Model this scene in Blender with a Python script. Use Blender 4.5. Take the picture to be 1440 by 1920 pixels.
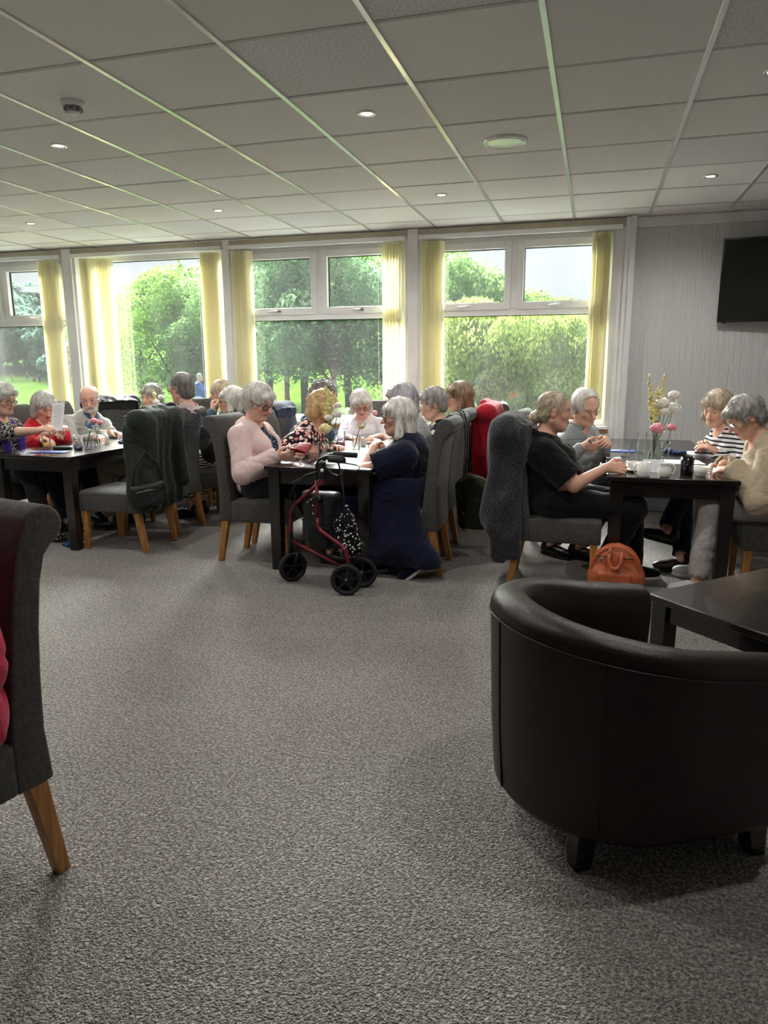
import bpy, bmesh, math, random
import numpy as np
from mathutils import Matrix, Vector, Euler
for _o in list(bpy.data.objects):
    bpy.data.objects.remove(_o, do_unlink=True)
random.seed(7)
SC = bpy.context.scene
COL = SC.collection
# ------------------------------------------------------------------ camera
CAMZ = 1.38
FPX, YAW, PITCH, ROLL = 1345.1, -.28229, -.2031, -.0041
def _axes():
    cy, sy, cp, sp = math.cos(YAW), math.sin(YAW), math.cos(PITCH), math.sin(PITCH)
    f = Vector((sy*cp, cy*cp, sp)); r = Vector((cy, -sy, 0)); u = r.cross(f)
    cr, sr = math.cos(ROLL), math.sin(ROLL)
    return r*cr + u*sr, u*cr - r*sr, f
CR, CU, CF = _axes()
cam = bpy.data.cameras.new('camera'); camo = bpy.data.objects.new('camera', cam); COL.objects.link(camo)
mw = Matrix((CR, CU, -CF)).transposed().to_4x4(); mw.translation = (0, 0, CAMZ)
camo.matrix_world = mw
cam.sensor_fit = 'VERTICAL'; cam.sensor_height = 36; cam.lens = FPX/1920*36
cam.clip_start = .05; cam.clip_end = 2000
SC.camera = camo
def _ray(px, py):
    return CF + CR*((px-720)/FPX) - CU*((py-960)/FPX)
def onz(px, py, z=0):                       # pixel -> point on the level z (table top, floor)
    d = _ray(px, py); t = (z-CAMZ)/d.z
    return Vector((0, 0, CAMZ)) + d*t
def ony(px, py, Y):                         # pixel -> point at depth Y
    d = _ray(px, py); return Vector((0, 0, CAMZ)) + d*(Y/d.y)
# ------------------------------------------------------------------ sky, daylight, exposure
wd = bpy.data.worlds.new('overcast_sky'); SC.world = wd; wd.use_nodes = True
nt = wd.node_tree; nt.nodes.clear()
_tc = nt.nodes.new('ShaderNodeTexCoord'); _mp = nt.nodes.new('ShaderNodeMapping'); _mp.inputs['Scale'].default_value = (1.0, 1.0, 3.2)
_n = nt.nodes.new('ShaderNodeTexNoise'); _n.inputs['Scale'].default_value = 2.3; _n.inputs['Detail'].default_value = 5; _n.inputs['Roughness'].default_value = .5
_r = nt.nodes.new('ShaderNodeValToRGB'); _r.color_ramp.elements[0].position = .3; _r.color_ramp.elements[1].position = .68
_r.color_ramp.elements[0].color = (.74, .79, .84, 1); _r.color_ramp.elements[1].color = (1, 1, 1, 1)
_b = nt.nodes.new('ShaderNodeBackground'); _b.inputs['Strength'].default_value = .95
_o = nt.nodes.new('ShaderNodeOutputWorld')
nt.links.new(_tc.outputs['Generated'], _mp.inputs[0]); nt.links.new(_mp.outputs[0], _n.inputs['Vector'])
nt.links.new(_n.outputs['Fac'], _r.inputs[0]); nt.links.new(_r.outputs[0], _b.inputs[0]); nt.links.new(_b.outputs[0], _o.inputs[0])
sun = bpy.data.lights.new('sun_behind_cloud_offscreen', 'SUN'); sun.energy = 66.0; sun.angle = math.radians(40); sun.color = (1, .985, .96)
suno = bpy.data.objects.new('sun_behind_cloud_offscreen', sun); COL.objects.link(suno)
suno.rotation_euler = Vector((.45, -.72, -.56)).to_track_quat('-Z', 'Y').to_euler()
vs = SC.view_settings
vs.view_transform = 'Standard'; vs.look = 'None'; vs.gamma = 1; vs.use_curve_mapping = False; vs.exposure = 0.28
SC.cycles.transparent_max_bounces = 32; SC.cycles.max_bounces = 10; SC.cycles.diffuse_bounces = 6
LAMP_W = 42.0                                # watts of each ceiling downlight
# ------------------------------------------------------------------ helpers: objects
def link(o, parent=None, label=None, cat=None, group=None, kind=None):
    COL.objects.link(o)
    if parent: o.parent = parent
    if label: o['label'] = label
    if cat: o['category'] = cat
    if group: o['group'] = group
    if kind: o['kind'] = kind
    return o
def thing(name, label, cat, loc=(0, 0, 0), rz=0, group=None):
    o = bpy.data.objects.new(name, None); o.location = loc; o.rotation_euler = (0, 0, math.radians(rz)); o.empty_display_size = .1
    return link(o, None, label, cat, group)
def copy_tree(o, parent=None):
    c = o.copy(); COL.objects.link(c); c.parent = parent
    for ch in o.children: copy_tree(ch, c)
    return c
def smooth_all(me, on=True):
    me.polygons.foreach_set('use_smooth', [on]*len(me.polygons))
class MB:
    def __init__(s): s.v = []; s.f = []; s.sm = []
    def add(s, vs, fs, smooth=False):
        n = len(s.v); s.v += [tuple(v) for v in vs]; s.f += [tuple(i+n for i in f) for f in fs]; s.sm += [smooth]*len(fs); return s
    def box(s, lo, hi, M=None):
        x0, y0, z0 = lo; x1, y1, z1 = hi
        vs = [(x0,y0,z0),(x1,y0,z0),(x1,y1,z0),(x0,y1,z0),(x0,y0,z1),(x1,y0,z1),(x1,y1,z1),(x0,y1,z1)]
        if M: vs = [M @ Vector(v) for v in vs]
        return s.add(vs, [(3,2,1,0),(4,5,6,7),(0,1,5,4),(1,2,6,5),(2,3,7,6),(3,0,4,7)])
    def rbox(s, lo, hi, b=.005, M=None):      # box with chamfered edges
        bm = bmesh.new(); bmesh.ops.create_cube(bm, size=1)
        c = [(lo[i]+hi[i])/2 for i in range(3)]; d = [hi[i]-lo[i] for i in range(3)]
        for v in bm.verts: v.co = Vector((c[0]+v.co.x*d[0], c[1]+v.co.y*d[1], c[2]+v.co.z*d[2]))
        bmesh.ops.bevel(bm, geom=bm.edges[:], offset=b, segments=2, affect='EDGES', profile=.6)
        bm.verts.index_update()
        vs = [M @ v.co if M else v.co.copy() for v in bm.verts]; fs = [[v.index for v in f.verts] for f in bm.faces]; bm.free()
        return s.add(vs, fs, True)
    def taper(s, a, b, ra, rb):               # square tapered bar a -> b; ra, rb half widths (x, y)
        vs = []
        for p, r in ((a, ra), (b, rb)):
            for sx, sy in ((-1,-1),(1,-1),(1,1),(-1,1)): vs.append((p[0]+sx*r[0], p[1]+sy*r[1], p[2]))
        return s.add(vs, [(3,2,1,0),(4,5,6,7),(0,1,5,4),(1,2,6,5),(2,3,7,6),(3,0,4,7)])
    def tube(s, pts, r, n=8, caps=True, closed=False):
        P = [Vector(p) for p in pts]; m = len(P); R = r if isinstance(r, (list, tuple)) else [r]*m
        vs = []; up = Vector((0, 0, 1)); prev = None
        for i, p in enumerate(P):
            a = P[i-1] if (i > 0 or closed) else P[i]; b = P[(i+1) % m] if (i < m-1 or closed) else P[i]
            t = (b-a).normalized()
            if prev is None:
                x = t.cross(up); x = t.cross(Vector((1, 0, 0))) if x.length < 1e-3 else x
            else: x = prev - t*prev.dot(t)
            x.normalize(); y = t.cross(x); prev = x
            for k in range(n):
                q = 2*math.pi*k/n; vs.append(p + (x*math.cos(q) + y*math.sin(q))*R[i])
        fs = []
        for i in range(m if closed else m-1):
            for k in range(n):
                a = i*n+k; b = i*n+(k+1) % n; c = ((i+1) % m)*n+(k+1) % n; d = ((i+1) % m)*n+k
                fs.append((a, d, c, b))
        s.add(vs, fs, True)
        if caps and not closed:
            k0 = len(s.v)-m*n
            s.f += [tuple(range(k0, k0+n)), tuple(range(k0+(m-1)*n+n-1, k0+(m-1)*n-1, -1))]; s.sm += [False, False]
        return s
    def lathe(s, prof, n=16, c=(0, 0, 0), M=None, cap=True):
        vs = []; fs = []; m = len(prof)
        for r, z in prof:
            for k in range(n):
                q = 2*math.pi*k/n; v = Vector((c[0]+r*math.cos(q), c[1]+r*math.sin(q), c[2]+z)); vs.append(M @ v if M else v)
        for i in range(m-1):
            for k in range(n): fs.append((i*n+k, i*n+(k+1) % n, (i+1)*n+(k+1) % n, (i+1)*n+k))
        if cap and prof[0][0] > 1e-6: fs.append(tuple(range(n-1, -1, -1)))
        if cap and prof[-1][0] > 1e-6: fs.append(tuple((m-1)*n+k for k in range(n)))
        return s.add(vs, fs, True)
    def ball(s, c, r, n=10, m=7, M=None):
        r = r if isinstance(r, (tuple, list)) else (r, r, r); vs = []; fs = []
        for i in range(m+1):
            a = math.pi*i/m
            for k in range(n):
                q = 2*math.pi*k/n; v = Vector((r[0]*math.sin(a)*math.cos(q), r[1]*math.sin(a)*math.sin(q), r[2]*math.cos(a)))
                vs.append((M @ v if M else v)+Vector(c))
        for i in range(m):
            for k in range(n): fs.append((i*n+k, (i+1)*n+k, (i+1)*n+(k+1) % n, i*n+(k+1) % n))
        return s.add(vs, fs, True)
    def extrude(s, poly, axis, a, b, M=None):  # 2-D polygon pushed along an axis from a to b
        n = len(poly)
        def pt(p, t):
            v = {'x': (t, p[0], p[1]), 'y': (p[0], t, p[1]), 'z': (p[0], p[1], t)}[axis]
            return M @ Vector(v) if M else v
        vs = [pt(p, a) for p in poly] + [pt(p, b) for p in poly]
        return s.add(vs, [tuple(range(n)), tuple(range(2*n-1, n-1, -1))] + [(i, i+n, (i+1) % n+n, (i+1) % n) for i in range(n)])
    def mesh(s, name):
        me = bpy.data.meshes.new(name); me.from_pydata(s.v, [], s.f); me.polygons.foreach_set('use_smooth', s.sm)
        bm = bmesh.new(); bm.from_mesh(me); bmesh.ops.remove_doubles(bm, verts=bm.verts, dist=1e-5); bmesh.ops.recalc_face_normals(bm, faces=bm.faces); bm.to_mesh(me); bm.free()
        return me
    def build(s, name, mat, parent=None, label=None, cat=None, group=None, kind=None, bevel=0, seg=2, sub=0, loc=None, smooth=None, weld=True):
        me = s.mesh(name); me.materials.append(mat); o = bpy.data.objects.new(name, me)
        if smooth is not None: smooth_all(me, smooth)
        if bevel:
            m = o.modifiers.new('bevel', 'BEVEL'); m.width = bevel; m.segments = seg; m.limit_method = 'ANGLE'; m.angle_limit = math.radians(40); m.harden_normals = False
            smooth_all(me)
            try: me.set_sharp_from_angle(angle=math.radians(50))
            except Exception: pass
        if sub:
            m = o.modifiers.new('sub', 'SUBSURF'); m.levels = sub; m.render_levels = sub; smooth_all(me)
        if loc is not None: o.location = loc
        return link(o, parent, label, cat, group, kind)
def meshobj(name, vs, fs, mat, parent=None, smooth=True, **k):
    me = bpy.data.meshes.new(name); me.from_pydata([tuple(v) for v in vs], [], [tuple(f) for f in fs])
    if smooth: smooth_all(me)
    me.materials.append(mat); o = bpy.data.objects.new(name, me); return link(o, parent, **k)
# ------------------------------------------------------------------ helpers: materials
MATS = {}
def lin(c):
    if isinstance(c, str):
        c = [int(c[i:i+2], 16)/255 for i in (0, 2, 4)]
    else: return tuple(c[:3]) + (1,)
    return tuple(((x+.055)/1.055)**2.4 if x > .04045 else x/12.92 for x in c) + (1,)
def newmat(name):
    m = bpy.data.materials.new(name); m.use_nodes = True; n = m.node_tree; b = n.nodes['Principled BSDF']
    return m, n, b
def N(nt, typ, **kw):
    n = nt.nodes.new(typ)
    for k, v in kw.items():
        if k.startswith('_'): setattr(n, k[1:], v)
        else: n.inputs[k.replace('_', ' ')].default_value = v
    return n
def L(nt, a, b): nt.links.new(a, b)
def ramp(nt, fac, stops, interp='LINEAR'):
    r = nt.nodes.new('ShaderNodeValToRGB'); cr = r.color_ramp; cr.interpolation = interp
    while len(cr.elements) < len(stops): cr.elements.new(.5)
    for e, (p, c) in zip(cr.elements, stops): e.position = p; e.color = lin(c)
    L(nt, fac, r.inputs[0]); return r.outputs[0]
def coords(nt, kind='Object', scale=(1, 1, 1)):
    t = nt.nodes.new('ShaderNodeTexCoord'); m = nt.nodes.new('ShaderNodeMapping'); m.inputs['Scale'].default_value = scale
    L(nt, t.outputs[kind], m.inputs[0]); return m.outputs[0]
def mixc(nt, fac, a, b, mode='MIX'):
    m = nt.nodes.new('ShaderNodeMix'); m.data_type = 'RGBA'; m.blend_type = mode
    for s, v in ((m.inputs[0], fac), (m.inputs[6], a), (m.inputs[7], b)):
        if hasattr(v, 'is_linked') or hasattr(v, 'links'): L(nt, v, s)
        elif isinstance(v, (int, float)): s.default_value = v
        else: s.default_value = lin(v)
    return m.outputs[2]
def bump(nt, b, h, strength=.3, dist=.002):
    n = N(nt, 'ShaderNodeBump', Strength=strength, Distance=dist); L(nt, h, n.inputs['Height']); L(nt, n.outputs[0], b.inputs['Normal'])
def mat(name, c, rough=.6, c2=None, nscale=20., bscale=None, bstr=.2, bdist=.002, metal=0, spec=.5, sheen=0, scale=(1, 1, 1), coat=0, detail=3):
    if name in MATS: return MATS[name]
    m, nt, b = newmat(name); b.inputs['Roughness'].default_value = rough; b.inputs['Metallic'].default_value = metal
    b.inputs['Specular IOR Level'].default_value = spec; b.inputs['Sheen Weight'].default_value = sheen; b.inputs['Coat Weight'].default_value = coat
    co = coords(nt, 'Object', scale)
    n = N(nt, 'ShaderNodeTexNoise', Scale=nscale, Detail=detail); L(nt, co, n.inputs['Vector'])
    if c2 is None:
        l = lin(c); c2 = tuple(x*.86 for x in l[:3])
    L(nt, ramp(nt, n.outputs['Fac'], [(.35, c2), (.65, c)]), b.inputs['Base Color'])
    if bscale:
        n2 = N(nt, 'ShaderNodeTexNoise', Scale=bscale, Detail=2); L(nt, co, n2.inputs['Vector']); bump(nt, b, n2.outputs['Fac'], bstr, bdist)
    MATS[name] = m; return m
def fabric(name, c, c2=None, weave=420., bstr=.35, rough=.9, sheen=.15, nscale=30., wr=.3):
    if name in MATS: return MATS[name]
    m, nt, b = newmat(name); b.inputs['Roughness'].default_value = rough; b.inputs['Specular IOR Level'].default_value = .15; b.inputs['Sheen Weight'].default_value = sheen; b.inputs['Sheen Roughness'].default_value = .5
    if c2 is None: c2 = tuple(x*.78 for x in lin(c)[:3])
    co = coords(nt)
    wx = N(nt, 'ShaderNodeTexNoise', Scale=1.0, Detail=1); L(nt, coords(nt, 'Object', (weave, weave, weave*.12)), wx.inputs['Vector'])
    wz = N(nt, 'ShaderNodeTexNoise', Scale=1.0, Detail=1); L(nt, coords(nt, 'Object', (weave*.12, weave*.12, weave)), wz.inputs['Vector'])
    ad = N(nt, 'ShaderNodeMath', _operation='ADD'); L(nt, wx.outputs['Fac'], ad.inputs[0]); L(nt, wz.outputs['Fac'], ad.inputs[1])
    ml = N(nt, 'ShaderNodeMath', _operation='MULTIPLY'); L(nt, ad.outputs[0], ml.inputs[0]); ml.inputs[1].default_value = .5
    col = ramp(nt, ml.outputs[0], [(.36, c2), (.64, c)])
    n = N(nt, 'ShaderNodeTexNoise', Scale=nscale, Detail=3); L(nt, co, n.inputs['Vector'])
    col = mixc(nt, .25, col, ramp(nt, n.outputs['Fac'], [(.3, c2), (.7, c)]))
    L(nt, col, b.inputs['Base Color'])
    w = N(nt, 'ShaderNodeTexNoise', Scale=15., Detail=3, Distortion=1.4); L(nt, co, w.inputs['Vector'])
    b1 = N(nt, 'ShaderNodeBump', Strength=wr, Distance=.03); L(nt, w.outputs['Fac'], b1.inputs['Height']); b2 = N(nt, 'ShaderNodeBump', Strength=bstr, Distance=.0015); L(nt, ml.outputs[0], b2.inputs['Height']); L(nt, b1.outputs[0], b2.inputs['Normal']); L(nt, b2.outputs[0], b.inputs['Normal'])
    MATS[name] = m; return m
def glassy(name, tint=(.9, .95, .95), refl=.06, rough=.02, haze_veil=0.0):
    """thin sheet of clear glass: lets light straight through, mirrors a little (more at grazing angles)"""
    if name in MATS: return MATS[name]
    m, nt, b = newmat(name); out = nt.nodes['Material Output']; nt.nodes.remove(b)
    t = N(nt, 'ShaderNodeBsdfTransparent', Color=lin(tint)); g = N(nt, 'ShaderNodeBsdfGlossy', Roughness=rough, Color=(1, 1, 1, 1))
    f = N(nt, 'ShaderNodeFresnel', IOR=1.45); mx = N(nt, 'ShaderNodeMixShader')
    a = N(nt, 'ShaderNodeMath', _operation='MULTIPLY_ADD', _use_clamp=True); L(nt, f.outputs[0], a.inputs[0]); a.inputs[1].default_value = .8; a.inputs[2].default_value = refl-.03
    L(nt, a.outputs[0], mx.inputs[0]); L(nt, t.outputs[0], mx.inputs[1]); L(nt, g.outputs[0], mx.inputs[2]); last = mx.outputs[0]
    if haze_veil:  # milky translucent film mixed in to veil the outdoor view with haze
        d = N(nt, 'ShaderNodeBsdfTranslucent', Color=(.9, .93, .95, 1)); nz = N(nt, 'ShaderNodeTexNoise', Scale=1.3, Detail=5); L(nt, coords(nt, 'Object', (3, 3, .7)), nz.inputs['Vector'])
        mm = N(nt, 'ShaderNodeMath', _operation='MULTIPLY'); L(nt, nz.outputs['Fac'], mm.inputs[0]); mm.inputs[1].default_value = haze_veil
        m2 = N(nt, 'ShaderNodeMixShader'); L(nt, mm.outputs[0], m2.inputs[0]); L(nt, last, m2.inputs[1]); L(nt, d.outputs[0], m2.inputs[2]); last = m2.outputs[0]
    L(nt, last, out.inputs[0]); MATS[name] = m; return m
def emit(name, c, s):
    if name in MATS: return MATS[name]
    m, nt, b = newmat(name); b.inputs['Base Color'].default_value = lin(c); b.inputs['Emission Color'].default_value = lin(c); b.inputs['Emission Strength'].default_value = s
    n = N(nt, 'ShaderNodeTexNoise', Scale=60.); L(nt, coords(nt), n.inputs['Vector']); L(nt, ramp(nt, n.outputs['Fac'], [(0, '808080'), (1, '909090')]), b.inputs['Roughness'])
    MATS[name] = m; return m
# ------------------------------------------------------------------ soft bodies: blended distance fields turned into one skin
F32 = np.float32
def V3(*a): return np.array(a, float)
def nrm(v): v = np.asarray(v, float); return v/max(np.linalg.norm(v), 1e-9)
def frame_z(z, ref=(0, 1, 0)):               # rotation whose third axis is z and second axis leans to ref
    z = nrm(z); y = np.asarray(ref, float); y = y-z*np.dot(y, z)
    if np.linalg.norm(y) < 1e-4: y = V3(1, 0, 0)-z*z[0]
    y = nrm(y); x = np.cross(y, z); return np.stack([x, y, z], 1)
def rotm(yaw=0, pitch=0, roll=0):            # degrees; pitch up, facing +Y
    return np.array(Euler((math.radians(pitch), math.radians(roll), math.radians(yaw)), 'YXZ').to_matrix())
class Ell:
    def __init__(s, c, r, R=None):
        s.c = np.asarray(c, float); s.r = np.asarray(r, float)*np.ones(3); s.R = np.eye(3) if R is None else np.asarray(R, float)
        e = np.sqrt(((s.R*s.r)**2).sum(1)); s.lo, s.hi = s.c-e, s.c+e
    def d(s, X, Y, Z):
        x, y, z = X-F32(s.c[0]), Y-F32(s.c[1]), Z-F32(s.c[2]); R = s.R.astype(F32)
        q = [(x*R[0, i]+y*R[1, i]+z*R[2, i])/F32(s.r[i]) for i in range(3)]
        k0 = np.sqrt(q[0]**2+q[1]**2+q[2]**2)+F32(1e-6)
        k1 = np.sqrt((q[0]/F32(s.r[0]))**2+(q[1]/F32(s.r[1]))**2+(q[2]/F32(s.r[2]))**2)+F32(1e-6)
        return k0*(k0-1)/k1
class Cone:                                  # round cone a -> b; flat=(axis, k) squeezes it along an axis by k
    def __init__(s, a, b, ra, rb, flat=None):
        s.a = np.asarray(a, float); s.b = np.asarray(b, float); s.ra = ra; s.rb = rb; s.flat = flat
        m = max(ra, rb); s.lo = np.minimum(s.a, s.b)-m; s.hi = np.maximum(s.a, s.b)+m
    def d(s, X, Y, Z):
        p = [X-F32(s.a[0]), Y-F32(s.a[1]), Z-F32(s.a[2])]; ba = s.b-s.a; sc = 1.
        if s.flat is not None:
            n = nrm(s.flat[0]).astype(F32); k = s.flat[1]; pn = p[0]*n[0]+p[1]*n[1]+p[2]*n[2]; e = F32(1/k-1)
            p = [p[i]+n[i]*pn*e for i in range(3)]; bn = np.dot(ba, n); ba = ba+n*bn*float(e); sc = min(1., k)
        bb = max(float(np.dot(ba, ba)), 1e-9); ba = ba.astype(F32)
        h = np.clip((p[0]*ba[0]+p[1]*ba[1]+p[2]*ba[2])/F32(bb), 0, 1)
        q = np.sqrt((p[0]-ba[0]*h)**2+(p[1]-ba[1]*h)**2+(p[2]-ba[2]*h)**2)
        return (q-(F32(s.ra)+F32(s.rb-s.ra)*h))*F32(sc)
class Box:
    def __init__(s, c, h, R=None, r=.01):
        s.c = np.asarray(c, float); s.h = np.asarray(h, float); s.R = np.eye(3) if R is None else np.asarray(R, float); s.r = r
        e = (np.abs(s.R)*s.h).sum(1); s.lo, s.hi = s.c-e, s.c+e
    def d(s, X, Y, Z):
        x, y, z = X-F32(s.c[0]), Y-F32(s.c[1]), Z-F32(s.c[2]); R = s.R.astype(F32)
        q = [np.abs(x*R[0, i]+y*R[1, i]+z*R[2, i])-F32(s.h[i]-s.r) for i in range(3)]
        o = np.sqrt(np.maximum(q[0], 0)**2+np.maximum(q[1], 0)**2+np.maximum(q[2], 0)**2)
        return o+np.minimum(np.maximum(np.maximum(q[0], q[1]), q[2]), 0)-F32(s.r)
class Half:                                  # everything on the side of point p that n points to
    def __init__(s, p, n): s.p = np.asarray(p, float); s.n = nrm(n); s.lo = V3(-9, -9, -9); s.hi = V3(9, 9, 9)
    def d(s, X, Y, Z):
        n = s.n.astype(F32); return -((X-F32(s.p[0]))*n[0]+(Y-F32(s.p[1]))*n[1]+(Z-F32(s.p[2]))*n[2])
def noise3(X, Y, Z, f, seed=0):              # cheap soft wrinkles from warped sines
    r = np.random.RandomState(seed); o = 0.
    for i in range(4):
        v = r.normal(size=3); v /= np.linalg.norm(v); v = (v*f*r.uniform(.7, 1.4)).astype(F32); w = r.normal(size=3).astype(F32)*F32(f*.5); ph = r.uniform(0, 6.28, 2)
        o = o+np.sin(X*v[0]+Y*v[1]+Z*v[2]+F32(ph[0])+F32(1.1)*np.sin(X*w[1]+Y*w[2]+Z*w[0]+F32(ph[1])))
    return o*F32(.25)
class Field:
    def __init__(s, prims, h, pad=.03):      # prims: list of (op, shape, k)
        s.h = h; P = [p for p in prims if p[0] == '+']
        lo = np.min([p[1].lo for p in P], 0)-pad-2*h; hi = np.max([p[1].hi for p in P], 0)+pad+2*h
        s.lo = lo; s.n = np.ceil((hi-lo)/h).astype(int)+1
        s.ax = [(lo[i]+h*np.arange(s.n[i])).astype(F32) for i in range(3)]
        s.f = np.full(s.n, .5, F32); s.apply(prims)
    def apply(s, prims):
        lo, h = s.lo, s.h
        for op, sh, k in prims:
            m = k+3*h+.004
            i0 = np.maximum(np.floor((sh.lo-m-lo)/h).astype(int), 0); i1 = np.minimum(np.ceil((sh.hi+m-lo)/h).astype(int)+1, s.n)
            if (i1 <= i0).any(): continue
            sl = tuple(slice(a, b) for a, b in zip(i0, i1))
            X, Y, Z = s.ax[0][sl[0], None, None], s.ax[1][None, sl[1], None], s.ax[2][None, None, sl[2]]
            d = sh.d(X, Y, Z).astype(F32); f = s.f[sl]
            if op == '+':
                if k > 0:
                    hh = np.maximum(F32(k)-np.abs(f-d), 0)/F32(k); s.f[sl] = np.minimum(f, d)-hh*hh*F32(k*.25)
                else: s.f[sl] = np.minimum(f, d)
            else:
                d = -d if op == '-' else d    # '-' cut away, '&' keep only the inside
                if k > 0:
                    hh = np.maximum(F32(k)-np.abs(f-d), 0)/F32(k); s.f[sl] = np.maximum(f, d)+hh*hh*F32(k*.25)
                else: s.f[sl] = np.maximum(f, d)
    def xyz(s): return s.ax[0][:, None, None], s.ax[1][None, :, None], s.ax[2][None, None, :]
    def band(s, fn, w=.05):                  # add fn(x, y, z) near the surface only
        I = np.nonzero(np.abs(s.f) < w)
        s.f[I] += fn(s.ax[0][I[0]], s.ax[1][I[1]], s.ax[2][I[2]]).astype(F32)
    def sample(s, P):
        i = np.rint((P-s.lo)/s.h).astype(int); ok = ((i >= 0) & (i < s.n)).all(1); i = np.clip(i, 0, s.n-1)
        return np.where(ok, s.f[i[:, 0], i[:, 1], i[:, 2]], .5)
    def surface(s):
        f = s.f; S = f < 0; a = S[:-1]; b = S[1:]
        def c8(A, fn):
            B = fn(A[:-1], A[1:]); B = fn(B[:, :-1], B[:, 1:]); return fn(B[:, :, :-1], B[:, :, 1:])
        act = c8(S, np.logical_or) & ~c8(S, np.logical_and)
        I = np.argwhere(act); n = len(I); idx = np.full(act.shape, -1, np.int32); idx[act] = np.arange(n)
        off = np.array([(i, j, k) for i in (0, 1) for j in (0, 1) for k in (0, 1)])
        C = I[:, None]+off[None]; v = f[C[..., 0], C[..., 1], C[..., 2]]
        acc = np.zeros((n, 3)); cnt = np.zeros(n)
        for p in range(8):
            for q in range(p+1, 8):
                if np.abs(off[p]-off[q]).sum() != 1: continue
                m = (v[:, p] < 0) != (v[:, q] < 0); t = v[m, p]/(v[m, p]-v[m, q])
                acc[m] += off[p]+(off[q]-off[p])*t[:, None]; cnt[m] += 1
        V = s.lo+(I+acc/cnt[:, None])*s.h
        Q = []
        for ax in range(3):
            o1, o2 = [(1, 2), (2, 0), (0, 1)][ax]
            sa = [slice(None)]*3; sb = [slice(None)]*3; sa[ax] = slice(0, -1); sb[ax] = slice(1, None)
            A = S[tuple(sa)]; B = S[tuple(sb)]; E = np.argwhere(A != B)
            E = E[(E[:, o1] > 0) & (E[:, o2] > 0) & (E[:, o1] < s.n[o1]-1) & (E[:, o2] < s.n[o2]-1)]
            e1 = np.eye(3, dtype=int)[o1]; e2 = np.eye(3, dtype=int)[o2]
            g = lambda K: idx[K[:, 0], K[:, 1], K[:, 2]]
            q = np.stack([g(E-e1-e2), g(E-e2), g(E), g(E-e1)], 1)
            fl = ~A[E[:, 0], E[:, 1], E[:, 2]]; q[fl] = q[fl][:, ::-1]; Q.append(q)
        Q = np.concatenate(Q); Q = Q[(Q >= 0).all(1)]
        return V, Q
def cluster(V, Q, hid, g=.028):              # thin the mesh out where it is covered
    key = np.floor(V/g).astype(np.int64); k = (key[:, 0]+500)*1000003+(key[:, 1]+500)*1009+key[:, 2]
    k = np.where(hid, k, -1-np.arange(len(V))); u, inv = np.unique(k, return_inverse=True)
    W = np.zeros((len(u), 3)); c = np.bincount(inv, minlength=len(u))
    for i in range(3): W[:, i] = np.bincount(inv, V[:, i], len(u))/c
    q = inv[Q]; faces = []; d = (q == np.roll(q, -1, 1)).sum(1)
    full = q[(d == 0)].tolist(); seen = set()
    for f in q[d == 1].tolist():
        t = [f[i] for i in range(4) if f[i] != f[(i+1) % 4]]
        if len(set(t)) == 3:
            kk = tuple(sorted(t))
            if kk not in seen: seen.add(kk); faces.append(t)
    return W, [f for f in full if len(set(f)) == 4]+faces
def fast_mesh(name, V, Fs):
    me = bpy.data.meshes.new(name)
    if isinstance(Fs, np.ndarray):
        n = len(Fs); me.vertices.add(len(V)); me.vertices.foreach_set('co', np.asarray(V, F32).ravel()); me.loops.add(4*n); me.loops.foreach_set('vertex_index', Fs.astype(np.int32).ravel())
        me.polygons.add(n); me.polygons.foreach_set('loop_start', np.arange(0, 4*n, 4, dtype=np.int32)); me.update(calc_edges=True)
    else:
        me.from_pydata(V.tolist(), [], Fs)
    me.polygons.foreach_set('use_smooth', np.ones(len(me.polygons), bool)); me.validate()
    return me
def sdf_obj(name, fld, m, parent=None, **k):
    V, Q = fld.surface(); me = fast_mesh(name, V, Q); me.materials.append(m); o = bpy.data.objects.new(name, me); link(o, parent, **k); return o
# ------------------------------------------------------------------ people
def skin_mat():
    if 'skin' in MATS: return MATS['skin']
    m, nt, b = newmat('skin'); a = N(nt, 'ShaderNodeVertexColor', _layer_name='tone')
    n = N(nt, 'ShaderNodeTexNoise', Scale=45., Detail=4); L(nt, coords(nt), n.inputs['Vector'])
    c = mixc(nt, ramp(nt, n.outputs['Fac'], [(.4, '000000'), (.8, '484848')]), a.outputs[0], 'b86a58')
    L(nt, c, b.inputs['Base Color']); b.inputs['Roughness'].default_value = .5; b.inputs['Specular IOR Level'].default_value = .35
    b.inputs['Subsurface Weight'].default_value = 0.0
    n2 = N(nt, 'ShaderNodeTexNoise', Scale=260., Detail=2); L(nt, coords(nt), n2.inputs['Vector']); bump(nt, b, n2.outputs['Fac'], .25, .001)
    MATS['skin'] = m; return m
def hair_mat(name, c, c2):
    if name in MATS: return MATS[name]
    m, nt, b = newmat(name); co = coords(nt, 'Object', (1, 1, .12)); n = N(nt, 'ShaderNodeTexNoise', Scale=190., Detail=4); L(nt, co, n.inputs['Vector'])
    n2 = N(nt, 'ShaderNodeTexNoise', Scale=38., Detail=3); L(nt, co, n2.inputs['Vector'])
    col = ramp(nt, n.outputs['Fac'], [(.34, c2), (.62, c)]); col = mixc(nt, .45, col, ramp(nt, n2.outputs['Fac'], [(.38, c2), (.6, c)]))
    L(nt, col, b.inputs['Base Color']); b.inputs['Roughness'].default_value = .42; b.inputs['Specular IOR Level'].default_value = .45; bump(nt, b, n.outputs['Fac'], .5, .003)
    MATS[name] = m; return m
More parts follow.
